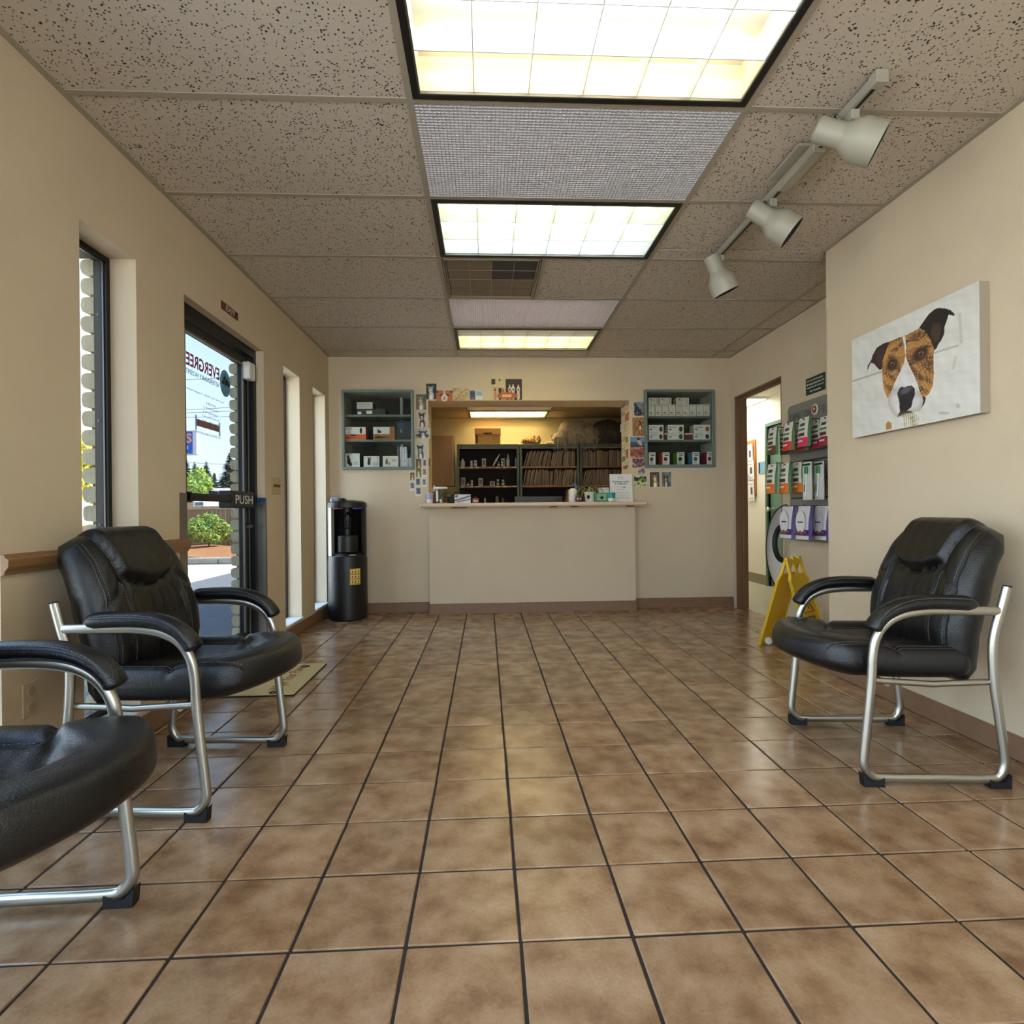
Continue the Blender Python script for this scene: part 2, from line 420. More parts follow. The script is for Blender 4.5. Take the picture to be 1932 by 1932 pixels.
# ---------------- floor: glazed tiles, each its own piece
TX, TY, TS, G = -.1813, 1.2125, .2482, .0036
GROUT = M('grout', (44, 36, 32), .9)
m = MB().box(XL - .02, 2.42, -2.5, 5.6, -.05, -.0035)
floor = m.build('floor', GROUT, kind='structure')
def tile_mat():
    mt = bpy.data.materials.new('glazed_tile'); mt.use_nodes = True; n = mt.node_tree; lk = n.links.new; b = n.nodes['Principled BSDF']
    tc = n.nodes.new('ShaderNodeTexCoord'); oi = n.nodes.new('ShaderNodeObjectInfo'); ad = n.nodes.new('ShaderNodeVectorMath'); ad.operation = 'ADD'
    sc = n.nodes.new('ShaderNodeVectorMath'); sc.operation = 'SCALE'; sc.inputs['Scale'].default_value = 31.7; lk(oi.outputs['Location'], sc.inputs[0])
    lk(tc.outputs['Object'], ad.inputs[0]); lk(sc.outputs[0], ad.inputs[1])
    n1 = n.nodes.new('ShaderNodeTexNoise'); n1.inputs['Scale'].default_value = 9; n1.inputs['Detail'].default_value = 5; n1.inputs['Roughness'].default_value = .55; lk(ad.outputs[0], n1.inputs['Vector'])
    n2 = n.nodes.new('ShaderNodeTexNoise'); n2.inputs['Scale'].default_value = 140; n2.inputs['Detail'].default_value = 3; lk(ad.outputs[0], n2.inputs['Vector'])
    cr = n.nodes.new('ShaderNodeValToRGB'); e = cr.color_ramp.elements
    e[0].position = .30; e[0].color = lin((184, 152, 118)) + (1,); e[1].position = .72; e[1].color = lin((128, 92, 60)) + (1,)
    k = e.new(.50); k.color = lin((162, 126, 90)) + (1,)
    lk(n1.outputs[0], cr.inputs[0])
    mx = n.nodes.new('ShaderNodeMix'); mx.data_type = 'RGBA'; mx.blend_type = 'MULTIPLY'; mx.inputs[0].default_value = .35
    lk(cr.outputs[0], mx.inputs[6]); lk(n2.outputs[0], mx.inputs[7])
    hs = n.nodes.new('ShaderNodeHueSaturation'); mr = n.nodes.new('ShaderNodeMapRange'); mr.inputs[3].default_value = .92; mr.inputs[4].default_value = 1.16
    lk(oi.outputs['Random'], mr.inputs[0]); lk(mr.outputs[0], hs.inputs['Value']); lk(mx.outputs[2], hs.inputs['Color']); hs.inputs['Saturation'].default_value = .94
    lk(hs.outputs[0], b.inputs['Base Color'])
    b.inputs['Roughness'].default_value = .2
    n3 = n.nodes.new('ShaderNodeTexNoise'); n3.inputs['Scale'].default_value = 38; n3.inputs['Detail'].default_value = 2; lk(ad.outputs[0], n3.inputs['Vector'])
    bp = n.nodes.new('ShaderNodeBump'); bp.inputs['Strength'].default_value = .14; bp.inputs['Distance'].default_value = .004; lk(n3.outputs[0], bp.inputs['Height']); lk(bp.outputs[0], b.inputs['Normal'])
    return mt
TILE = tile_mat()
tm = []
for k in range(4):
    t = MB().box(-TS / 2 + G, TS / 2 - G, -TS / 2 + G, TS / 2 - G, -.004, .004, .0022); q = random.Random(k + 3)
    jt = {(a, b): (q.uniform(-.0012, .0012), q.uniform(-.0012, .0012)) for a in (0, 1) for b in (0, 1)}
    t.v = [(p[0] + jt[(p[0] > 0, p[1] > 0)][0], p[1] + jt[(p[0] > 0, p[1] > 0)][1], p[2]) for p in t.v]
    tm.append(t.mesh('tile', TILE))
rest = MB()
for j in range(-15, 17):
    for i in range(-6, 11):
        x0, y0 = TX + i * TS, TY + j * TS; x1, y1 = x0 + TS, y0 + TS
        xr = XR if y0 < YJ - .2 else XF + (.09 if 4.3 < y0 < 5.1 else 0)
        X0, X1, Y1 = max(x0, XL), min(x1, xr), min(y1, YB)
        if X1 - X0 < .02 or Y1 - y0 < .02: continue
        cx, cy = (X0 + X1) / 2, (y0 + Y1) / 2
        if j < -1: rest.box(X0 + G, X1 - G, y0 + G, Y1 - G, -.004, .0, 0)
        elif X1 - X0 > TS - .001 and Y1 - y0 > TS - .001: place('tile', tm[(i * 5 + j * 3) % 4], floor, (cx, cy, -.004))
        else:
            a, b = (X1 - X0) / 2 - G, (Y1 - y0) / 2 - G
            place('tile', MB().box(-a, a, -b, b, -.004, .004, .0022).mesh('tile', TILE), floor, (cx, cy, -.004))
rest.build('tile_field', TILE, floor, kind='stuff')

# ---------------- suspended ceiling
MX = [-.2528, .9664, 2.1856]; CY0, CP = 1.9908, .6096
TEE = M('ceiling_tee', (160, 150, 132), .6)
def ctile_mat():
    mt = bpy.data.materials.new('mineral_tile'); mt.use_nodes = True; n = mt.node_tree; lk = n.links.new; b = n.nodes['Principled BSDF']
    tc = n.nodes.new('ShaderNodeTexCoord'); oi = n.nodes.new('ShaderNodeObjectInfo'); ad = n.nodes.new('ShaderNodeVectorMath'); ad.operation = 'ADD'
    lk(tc.outputs['Object'], ad.inputs[0]); lk(oi.outputs['Location'], ad.inputs[1])
    v = n.nodes.new('ShaderNodeTexVoronoi'); v.inputs['Scale'].default_value = 85; lk(ad.outputs[0], v.inputs['Vector'])
    nz = n.nodes.new('ShaderNodeTexNoise'); nz.inputs['Scale'].default_value = 30; nz.inputs['Detail'].default_value = 3; lk(ad.outputs[0], nz.inputs['Vector'])
    su = n.nodes.new('ShaderNodeMath'); su.operation = 'SUBTRACT'; mu = n.nodes.new('ShaderNodeMath'); mu.operation = 'MULTIPLY'; mu.inputs[1].default_value = .62
    lk(nz.outputs[0], mu.inputs[0]); lk(v.outputs['Distance'], su.inputs[0]); lk(mu.outputs[0], su.inputs[1])
    st = n.nodes.new('ShaderNodeMapRange'); st.inputs[1].default_value = -.12; st.inputs[2].default_value = -.03; lk(su.outputs[0], st.inputs[0])
    mx = n.nodes.new('ShaderNodeMix'); mx.data_type = 'RGBA'; mx.inputs[6].default_value = lin((52, 44, 36)) + (1,); mx.inputs[7].default_value = lin((194, 183, 166)) + (1,)
    lk(st.outputs[0], mx.inputs[0]); lk(mx.outputs[2], b.inputs['Base Color']); b.inputs['Roughness'].default_value = .95
    bp = n.nodes.new('ShaderNodeBump'); bp.inputs['Strength'].default_value = .5; bp.inputs['Distance'].default_value = .003; lk(st.outputs[0], bp.inputs['Height']); lk(bp.outputs[0], b.inputs['Normal'])
    return mt
CT = ctile_mat()
ceil = MB().box(XL - .1, 2.47, -2.5, 8.9, 2.54, 2.56).build('ceiling', M('plenum', (60, 58, 54), .9), kind='structure')
def tee(x0, x1, y0, y1): MB().box(x0, x1, y0, y1, H, H + .004).build('grid_tee', TEE, ceil)
def ctile(x0, x1, y0, y1):
    a, b = (x1 - x0) / 2 - .006, (y1 - y0) / 2 - .006
    place('ceiling_tile', MB().box(-a, a, -b, b, 0, .016, .002).mesh('ceiling_tile', CT), ceil, ((x0 + x1) / 2, (y0 + y1) / 2, H + .0045))
hw = .012
tee(MX[0] - hw, MX[0] + hw, -2.5, YB); tee(MX[1] - hw, MX[1] + hw, -2.5, YB); tee(MX[2] - hw, MX[2] + hw, YJ, YB)
MIDT = {2: (.357, MX[1]), 5: (MX[0], MX[1])}
LIGHT_ROWS = (-7, -5, -3, -1, 1, 4)
for k in range(-8, 7):
    y0 = max(CY0 + (k - 0) * CP, -2.5); y1 = min(y0 + CP if k > -8 else CY0 - 7 * CP, YB); y1 = min(CY0 + (k + 1) * CP, YB)
    if y1 - y0 < .02: continue
    near = y1 <= YJ + .01
    xr = XR if near else XF
    for (a, b) in ((XL, MX[0]), (MX[0], MX[1]), (MX[1], min(MX[2], xr)), (MX[2], XF)):
        if a == MX[2] and near: continue
        if k < 6 and CY0 + (k + 1) * CP < YB: tee(a + (0 if a == XL else hw), b - hw, y1 - hw, y1 + hw)
        if a == MX[0]:
            if k in MIDT: ctile(MIDT[k][0], MIDT[k][1], y0, y1)
            elif k in (-1, 0, 1, 2, 3, 4) or k in LIGHT_ROWS: pass
            else: ctile(a, b, y0, y1)
        elif a == MX[1] and not near and y0 < YJ: 
            ctile(a, XR, y0, YJ); ctile(a, b, YJ, y1)
        else: ctile(a, b, y0, y1)
tee(.345, .369, CY0 + 2 * CP + hw, CY0 + 3 * CP - hw)
# wall angle all round
m = MB()
m.box(XL, XL + .022, -2.5, YB, H - .001, H + .02).box(XL, XF, YB - .022, YB, H - .001, H + .02).box(XF - .022, XF, YJ, YB, H - .001, H + .02)
m.box(XR - .022, XR, -2.5, YJ, H - .001, H + .02).box(XR, XF, YJ, YJ + .022, H - .001, H + .02)
m.build('trim_2', TEE, kind='structure')

# ---------------- windows and entrance door
GASK = M('black_gasket', (8, 8, 8), .5)
for n_, (a, b) in enumerate(WIN):
    m = MB(); z0, z1 = WZ
    def ring(m, x0, x1, w): m.box(x0, x1, a, a + w, z0, z1).box(x0, x1, b - w, b, z0, z1).box(x0, x1, a + w, b - w, z1 - w, z1).box(x0, x1, a + w, b - w, z0, z0 + w)
    ring(m, -1.608, -1.578, .018)
    w = m.build('window_%d' % (n_ + 1), M('bronze_sash', (72, 68, 62), .45, metal=.4), kind='structure')
    m = MB(); ring(m, -1.578, -1.556, .022); m.build('gasket', GASK, w)
    m = MB(); ring(m, -1.572, -1.566, .027); m.build('glazing_bead', GREY, w)
    MB().box(-1.572, -1.569, a + .02, b - .02, z0 + .02, z1 - .02).build('pane', TINT2 if n_ == 1 else PANE, w)
    MB().box(-1.556, XL + .018, a - .0, b + .0, z0 - .012, z0 + .003, .003).build('sill', WHITEM, w)
    for zz in (.5, .9, 1.33, 1.77):
        MB().lathe([(.005, 0), (.005, .002), (.001, .003)], (-1.593, b - .018, zz), 8, axis=(0, -1, 0)).build('screw', GREY, w)

a, b = DOOR
m = MB().box(-1.605, -1.50, a, a + .04, 0, 2.008).box(-1.605, -1.50, b - .04, b, 0, 2.008).box(-1.605, -1.50, a + .04, b - .04, 1.955, 2.008)
door1 = m.build('door_1', BRONZE, kind='structure', label='glazed entrance door with dark bronze frame and push bar', cat=None)
d0, d1 = a + .05, b - .05
m = MB().box(-1.565, -1.53, d0, d0 + .09, .01, 1.95, .004).box(-1.565, -1.53, d1 - .085, d1, .01, 1.95, .004).box(-1.565, -1.53, d0 + .09, d1 - .085, 1.888, 1.95, .004).box(-1.565, -1.53, d0 + .09, d1 - .085, .01, .19, .004)
leaf = m.build('door_leaf', BRONZE, door1)
MB().box(-1.550, -1.547, d0 + .085, d1 - .08, .185, 1.892).build('pane', TINT, leaf)
m = MB().box(-1.53, -1.522, d1 - .1, d1 - .088, .19, 1.888).box(-1.53, -1.522, d0 + .085, d0 + .097, .19, 1.888).box(-1.53, -1.522, d0 + .097, d1 - .1, 1.878, 1.89)
m.build('glazing_bead', GREY, leaf)
MB().box(-1.525, -1.518, d1 - .03, d1 - .024, .1, 1.93).build('weather_strip', GREY, leaf)
p0, p1 = at(349, 934, 'x', -1.475), at(440, 939, 'x', -1.475)
MB().box(-1.49, -1.46, d0 + .02, p1.y + .02, 1.008, 1.047, .006).build('push_bar', BLACK, leaf)
MB().box(-1.535, -1.48, d0 + .03, d0 + .07, 1.0, 1.055, .005).build('bar_bracket', BLACK, leaf)
q0, q1 = at(438, 925, 'x', -1.455), at(480, 955, 'x', -1.455)
ps = MB().box(-1.535, -1.455, q0.y, q1.y, .975, 1.075, .006).build('push_plate', BLACK, leaf)
text('PUSH', (-1.4548, (q0.y + q1.y) / 2 + .008, 1.025), Y3, Z3, .235, .052, M('lettering_white', (244, 242, 236), .6), ps, bold=.0)
MB().lathe([(.014, 0), (.014, .03), (.009, .034)], (-1.53, d1 - .045, .86), 14, axis=(1, 0, 0)).build('lock_cylinder', GREY, leaf, smooth=40)
s0 = at(477, 701, 'x', -1.48)
m = MB().box(-1.53, -1.48, s0.y - .045, s0.y + .045, s0.z - .055, s0.z + .055, .006).box(-1.4805, -1.479, s0.y + .02, s0.y + .022, s0.z - .05, s0.z + .05)
m.build('door_contact', WHITEM, leaf)
CG = M('corner_guard', (138, 128, 112), .4, metal=.6)
MB().box(XL, XL + .002, a - .062, a + .0, .095, 1.043).box(-1.50, XL + .002, a, a + .002, .095, 1.043).build('corner_guard', CG, door1)
MB().box(XL, XL + .002, b, b + .02, .095, 1.043).box(-1.50, XL + .002, b - .002, b, .095, 1.043).build('corner_guard', GREY, door1)
MB().box(-1.499, XL + .003, b - .004, b, 1.015, 1.045).build('blue_tape', M('tape_blue', (40, 66, 130), .4), door1)
# lettering on the outside of the pane, read from the street
gx = -1.5502; RED = translucent('vinyl_maroon', (196, 96, 120), .8); TEAL = translucent('vinyl_teal', (120, 170, 190), .8); GRY = translucent('vinyl_grey', (206, 218, 232), .85)
def dtext(s, pa, pb, mt, bold=.01):
    A, B = at(*pa, 'x', gx), at(*pb, 'x', gx)     # upper far corner, lower near corner
    return text(s, (gx, (A.y + B.y) / 2, (A.z + B.z) / 2), -Y3, Z3, abs(A.y - B.y), abs(A.z - B.z), mt, leaf, bold=bold)
text('EVERGREEN', (gx, 3.132, 1.757), -Y3, Z3, .425, .070, RED, leaf, bold=.02)
text('VETERINARY HOSPITAL', (gx, 3.135, 1.692), -Y3, Z3, .415, .026, TEAL, leaf)
text('Your Pet. Our Family. Compassionate Care', (gx, 3.16, 1.60), -Y3, Z3, .48, .014, GRY, leaf)
for i, s_ in enumerate(('HOURS', 'Monday 8-5', 'Tuesday 8-5', 'Wednesday 8-5', 'Thursday 8-5', 'Friday 8-5')):
    text(s_, (gx, 3.24, 1.56 - .026 * i), -Y3, Z3, .05 + .012 * len(s_), .014, GRY, leaf)
text('ACCEPTING NEW PATIENTS', (gx, 3.2, 1.385), -Y3, Z3, .3, .013, GRY, leaf)
MB().box(gx - .001, gx, 3.08, 3.335, 1.418, 1.455).build('window_strip', translucent('vinyl_brown', (190, 156, 140), .8), leaf)
m = MB()
for y_ in (3.075, 3.34): m.box(gx - .001, gx, y_ - .008, y_ + .008, 1.395, 1.475)
m.build('clear_tape', GRY, leaf)
oc = Vector((gx, 3.418, 1.722))
lg = MB().lathe([(0, 0), (1, 0), (1, .001), (0, .001)], (0, 0, 0), 28)
lg.v = [(oc.x - p[2], oc.y + p[0] * .066, oc.z + p[1] * .08) for p in [Vector(q) for q in lg.v]]
logo = lg.build('logo', translucent('vinyl_forest', (150, 184, 184), .8), leaf)
m = MB()
for (dy, h_, w_) in ((-.028, .055, .022), (-.006, .075, .024), (.02, .06, .022), (.04, .04, .016)):
    m.prism([(dy - w_, -.01), (dy + w_, -.01), (dy, h_ - .012)], lambda p, q, d: Vector((gx + d, oc.y + p, oc.z + q)), .0002, .001)
m.build('logo_trees', translucent('vinyl_dark_green', (100, 150, 140), .7), logo)
m = MB()
for (dy, sc_) in ((-.012, 1.0), (.026, .8)):
    m.prism([(dy + sc_ * p, q * sc_ - .035 * (1 - sc_)) for p, q in ((-.02, -.066), (.018, -.066), (.014, -.03), (.008, -.008), (.012, .012), (.002, .024), (-.01, .016), (-.008, 0), (-.014, -.02))], lambda p, q, d: Vector((gx + d, oc.y + p, oc.z + q)), .0011, .0018)
m.build('logo_animals', translucent('vinyl_cream', (252, 250, 244), .85), logo)

# inner doorway at the right: brown steel frame
FR = M('frame_brown', (120, 88, 62), .5)
a, b, _, z1 = RD
m = MB().box(XF + .001, 2.478, a, a + .014, 0, z1).box(XF - .004, 2.478, b - .014, b, 0, z1).box(XF + .001, 2.478, a + .014, b - .014, z1 - .014, z1)
m.box(2.42, 2.44, b - .03, b - .014, 0, z1 - .014).box(2.42, 2.44, a + .014, b - .03, z1 - .034, z1 - .014)
m.build('door_2', FR, kind='structure')
m = MB().box(XF - .004, XF, b, b + .05, 0, z1 + .0)
m.build('trim_3', M('frame_edge', (190, 182, 172), .5), kind='structure')

# ---------------- hallway behind that doorway
HX = 3.43
MB().box(2.42, 3.6, 3.6, 9.0, -.05, -.001).build('floor_hallway', M('hall_vinyl', (176, 170, 146), .35, noise=.08, nscale=14), kind='structure')
HP = M('hall_paint', (222, 218, 204), .75)
G3 = (5.72, 6.60, 0, 1.93)
m = MB(); holed(m, lambda a, b, c, d: m.box(HX, HX + .12, a, b, c, d), 3.6, 9.0, 0, 2.6, [G3])
m.build('wall_hallway_right', HP, kind='structure')
MB().box(2.47, 3.43, 9.0, 9.1, 0, 2.6).box(2.5, 3.43, 3.55, 3.6, 0, 2.6).build('wall_hallway_ends', HP, kind='structure')
MB().box(2.47, 2.475, 5.23, 9.0, 0, 2.3).box(2.47, 2.475, 3.6, 4.29, 0, 2.3).build('wall_hallway_left', HP, kind='structure')
HC = 2.29
MB().box(2.47, 3.6, 3.6, 9.0, HC, HC + .02).build('ceiling_hallway', M('hall_ceiling', (222, 216, 200), .9), kind='structure')
MB().box(HX - .006, HX, G3[1] + .05, 9.0, 0, .12).build('baseboard_hallway', M('hall_base', (132, 122, 98), .5), kind='structure')
GREEN = M('green_enamel', (96, 128, 112), .4)
a, b, _, z1 = G3
m = MB().box(HX - .02, HX + .1, a - .05, a, 0, z1 + .04).box(HX - .02, HX + .1, b, b + .045, 0, z1 + .04).box(HX - .02, HX + .1, a, b, z1, z1 + .04)
d3 = m.build('door_3', M('green_frame', (78, 108, 92), .4), kind='structure')
lf = MB().box(HX + .02, HX + .06, a + .003, b - .003, .01, z1 - .003).build('door_leaf', GREEN, d3)
MB().lathe([(.028, 0), (.028, .006), (.012, .012), (.012, .045), (.028, .055), (.03, .07), (.02, .082), (0, .084)], (HX + .02, b - .07, .93), 16, axis=(-1, 0, 0)).build('door_knob', M('chrome', (200, 200, 200), .2, metal=1), lf, smooth=40)
HL = M('hall_lens', (255, 250, 240), .5, emit=13)
for (x0, x1, y0, y1, nm, lb) in ((2.62, 2.75, 5.3, 6.4, 'strip_light', 'slim strip light on the hallway ceiling inside doorway'), (2.86, 3.4, 6.55, 7.75, 'ceiling_light', 'square lit ceiling panel deep in the hallway')):
    r0 = MB().box(x0, x1, y0, y1, HC - .03, HC - .001, .004).build(nm, WHITEM, None, lb, 'light')
    MB().box(x0 + .02, x1 - .02, y0 + .02, y1 - .02, HC - .034, HC - .0301).build('lens', HL, r0)

# ---------------- records office behind the opening
MB().box(XL, 2.37, 5.6, 8.9, -.05, 0).build('floor_office', M('office_vinyl', (150, 140, 122), .5), kind='structure')
MB().box(XL, 2.37, 8.76, 8.9, 0, 2.6).build('wall_office_back', PAINT2, kind='structure')
MB().box(XL, XL + .004, 5.6, 8.76, 0, 2.4).build('wall_office_left', PAINT2, kind='structure')
for i in range(2): tee(MX[i] - hw, MX[i] + hw, 5.6, 8.76)
for k in range(6, 12):
    y0, y1 = CY0 + k * CP, CY0 + (k + 1) * CP
    y0, y1 = max(y0, 5.6), min(y1, 8.76)
    if y1 - y0 < .03: continue
    for (p, q) in ((XL, MX[0]), (MX[0], MX[1]), (MX[1], MX[2]), (MX[2], XF)):
        if y1 < 8.7: tee(p, q - hw, y1 - hw, y1 + hw)
        if not (p == MX[0] and k in (7, 9, 10)): ctile(p, q, y0, y1)

# ------------------------------------------------------------------ ceiling fixtures
LOUV = M('louver_white', (216, 216, 208), .4)
REFL = M('reflector_white', (206, 202, 190), .5)
def troffer(x0, x1, y0, y1, tubes, label, off_row=False):
    x0 += hw; x1 -= hw; y0 += hw; y1 -= hw
    r0 = empty('ceiling_light', ((x0 + x1) / 2, (y0 + y1) / 2, H), label, 'light')
    t = .024
    m = MB().box(x0, x1, y0, y0 + t, H - .003, H + .01).box(x0, x1, y1 - t, y1, H - .003, H + .01).box(x0, x0 + t, y0 + t, y1 - t, H - .003, H + .01).box(x1 - t, x1, y0 + t, y1 - t, H - .003, H + .01)
    m.build('door_frame', BLACK, r0)
    a0, a1, b0, b1 = x0 + t, x1 - t, y0 + t, y1 - t
    e = .006
    m = MB().box(a0, a1, b0, b0 + e, H - .004, H + .004).box(a0, a1, b1 - e, b1, H - .004, H + .004).box(a0, a0 + e, b0, b1, H - .004, H + .004).box(a1 - e, a1, b0, b1, H - .004, H + .004)
    m.build('bezel', GREY, r0)
    zt = H + .13
    m = MB().box(a0 - .004, a1 + .004, b0 - .004, b1 + .004, zt, zt + .004)
    for p in ((a0 - .004, a0, b0, b1), (a1, a1 + .004, b0, b1), (a0, a1, b0 - .004, b0), (a0, a1, b1, b1 + .004)): m.box(*p, H + .004, zt)
    m.build('housing', REFL, r0)
    W = (b1 - b0) / 3
    for k in (1, 2):
        m = MB().prism([(b0 + k * W - .0015, H + .002), (b0 + k * W + .0015, H + .002), (b0 + k * W + .008, H + .07), (b0 + k * W - .008, H + .07)], lambda p, q, d: Vector((d, p, q)), a0, a1)
        m.build('louver_blade', LOUV, r0)
    for k in range(1, 6):
        x = a0 + k * (a1 - a0) / 6
        m = MB().prism([(x - .0012, H + .003), (x + .0012, H + .003), (x + .004, H + .069), (x - .004, H + .069)], lambda p, q, d: Vector((p, d, q)), b0, b1)
        m.build('louver_blade', LOUV, r0)
    for k, tb in enumerate(tubes):
        yc = b0 + (k + .5) * W
        m = MB().tube([(a0 + .03, yc, H + .1), (a1 - .03, yc, H + .1)], .014, 10)
        if tb is None: m.build('tube', M('tube_dead', (190, 186, 176), .3), r0)
        else: m.build('tube', M('tube_%d_%d_%d' % tb[:3], tb[:3], .5, emit=TUBE * tb[3]), r0)
    return r0
WARM, COOL, GRN, BLU, YEL = (255, 236, 190, 1.0), (232, 244, 255, 1.0), (240, 255, 226, .9), (200, 222, 255, 1.0), (255, 240, 180, 1.3)
OFF_ = (255, 234, 176, 3.4)
rowy = lambda k: (CY0 + k * CP, CY0 + (k + 1) * CP)
troffer(MX[0], MX[1], *rowy(-1), (COOL, COOL, WARM), 'large lit louvered ceiling light nearest the camera, cream and white cells')
troffer(MX[0], MX[1], *rowy(1), (GRN, GRN, BLU), 'lit louvered ceiling light with bluish far cells between grid panel and vent')
troffer(MX[0], MX[1], *rowy(4), (None, YEL, YEL), 'half-lit louvered ceiling light nearest the reception wall, one row dark')
for k, w_ in ((-3, 'first'), (-5, 'second'), (-7, 'third')): troffer(MX[0], MX[1], *rowy(k), (WARM[:3] + (REAR,), COOL[:3] + (REAR,), WARM[:3] + (REAR,)), '%s unseen louvered ceiling light added behind the camera' % w_)  # unseen fixtures added to help light the room from behind
troffer(MX[0], MX[1], *rowy(7), (OFF_, OFF_, OFF_), 'added unseen warm ceiling light just inside the office, above the opening')  # hidden fixture added to brighten the office
troffer(MX[0], MX[1], *rowy(10), (OFF_, OFF_, OFF_), 'warm lit ceiling light over the file shelves in the office')

LENS = translucent('white_lens', (244, 242, 244), .35)
def diffuser(k, label, kind, dim):
    y0, y1 = rowy(k); x0, x1 = MX[0] + hw, MX[1] - hw; y0 += hw; y1 -= hw
    r0 = empty('ceiling_diffuser', ((x0 + x1) / 2, (y0 + y1) / 2, H), label, 'diffuser panel')
    MB().box(x0, x1, y0, y1, H + .010, H + .012).build('lens', LENS, r0)
    m = MB()
    if kind == 'grid':
        nx, ny = 78, 38
        for i in range(nx + 1): x = x0 + (x1 - x0) * i / nx; m.prism([(x - .0012, H + .001), (x + .0012, H + .001), (x + .0016, H + .010), (x - .0016, H + .010)], lambda p, q, d: Vector((p, d, q)), y0, y1)
        for j in range(ny + 1): y = y0 + (y1 - y0) * j / ny; m.prism([(y - .0012, H + .001), (y + .0012, H + .001), (y + .005, H + .010), (y - .005, H + .010)], lambda p, q, d: Vector((d, p, q)), x0, x1)
        m.build('eggcrate_core', M('eggcrate_white', (206, 204, 206), .45), r0, kind='stuff')
    else:
        nx = 84
        for i in range(nx):
            p = x0 + (x1 - x0) * i / nx; q = x0 + (x1 - x0) * (i + 1) / nx
            m.prism([(p, H + .0099), (q, H + .0099), ((p + q) / 2 + .002, H + .004), ((p + q) / 2 - .002, H + .004)], lambda s_, z, d: Vector((s_, d, z)), y0, y1)
        m.build('rib_lens', LENS, r0, kind='stuff')
    m = MB().box(x0 - .004, x1 + .004, y0 - .004, y1 + .004, H + .11, H + .114)
    for pp in ((x0 - .004, x0, y0, y1), (x1, x1 + .004, y0, y1), (x0, x1, y0 - .004, y0), (x0, x1, y1, y1 + .004)): m.box(*pp, H + .012, H + .11)
    m.build('housing', REFL, r0)
    for yy in (.3, .7):
        MB().tube([(x0 + .05, y0 + (y1 - y0) * yy, H + .07), (x1 - .05, y0 + (y1 - y0) * yy, H + .07)], .013, 8).build('tube', M('tube_added_%s' % kind, (255, 244, 236), .5, emit=dim), r0)  # tubes added above the lens so the panel looks brighter
diffuser(0, 'white fine-grid ceiling diffuser between the two near ceiling lights', 'grid', 42.0)
diffuser(3, 'white ribbed ceiling diffuser panel beyond the air vent', 'rib', 50.0)
diffuser(9, 'white ribbed ceiling diffuser panel in the office behind reception', 'rib', 40.0)

# air vent
y0, y1 = rowy(2); x0, x1 = MX[0] + hw + .004, .341; y0 += hw + .004; y1 -= hw + .004
r0 = empty('air_vent', ((x0 + x1) / 2, (y0 + y1) / 2, H), 'square brown ceiling air vent with four dark panels', 'vent')
VM = M('vent_enamel', (150, 138, 116), .5)
m = MB()
for (w0, zz) in ((0, 0), (.012, .004)):
    t = .008
    m.box(x0 + w0, x1 - w0, y0 + w0, y0 + w0 + t, H - .004 + zz, H + .006).box(x0 + w0, x1 - w0, y1 - w0 - t, y1 - w0, H - .004 + zz, H + .006).box(x0 + w0, x0 + w0 + t, y0 + w0, y1 - w0, H - .004 + zz, H + .006).box(x1 - w0 - t, x1 - w0, y0 + w0, y1 - w0, H - .004 + zz, H + .006)
m.build('frame', VM, r0)
x0 += .022; x1 -= .022; y0 += .022; y1 -= .022
def perf(name, col, hole):
    mt = M(name, col, .7); n = mt.node_tree; b = n.nodes['Principled BSDF']; tc = n.nodes.new('ShaderNodeTexCoord'); v = n.nodes.new('ShaderNodeTexVoronoi'); v.inputs['Randomness'].default_value = 0; v.inputs['Scale'].default_value = 170
    g = n.nodes.new('ShaderNodeMath'); g.operation = 'LESS_THAN'; g.inputs[1].default_value = .42; mx = n.nodes.new('ShaderNodeMix'); mx.data_type = 'RGBA'
    n.links.new(tc.outputs['Object'], v.inputs['Vector']); n.links.new(v.outputs['Distance'], g.inputs[0]); n.links.new(g.outputs[0], mx.inputs[0])
    mx.inputs[6].default_value = lin(col) + (1,); mx.inputs[7].default_value = lin(hole) + (1,); n.links.new(mx.outputs[2], b.inputs['Base Color']); return mt
PF, PD = perf('perforated_tan', (138, 124, 100), (78, 68, 54)), perf('perforated_dark', (74, 68, 66), (26, 24, 26))
for i in range(4):
    for j in range(4):
        p, q = x0 + (x1 - x0) * i / 4, y0 + (y1 - y0) * j / 4
        MB().box(p + .002, p + (x1 - x0) / 4 - .002, q + .002, q + (y1 - y0) / 4 - .002, H + .004, H + .006).build('grille_panel', PD if (i > 1 and j < 2) else PF, r0)
m = MB()
for i in range(1, 4): p = x0 + (x1 - x0) * i / 4; m.box(p - .002, p + .002, y0, y1, H + .001, H + .006)
for j in range(1, 3): q = y0 + (y1 - y0) * j / 4; m.box(x0, x1, q - .0015, q + .0015, H + .002, H + .006)
m.build('divider', VM, r0)
MB().box(x0 - .004, x1 + .004, y0 - .004, y1 + .004, H + .0065, H + .009).build('backing', M('vent_shadow', (30, 28, 27), .9), r0)

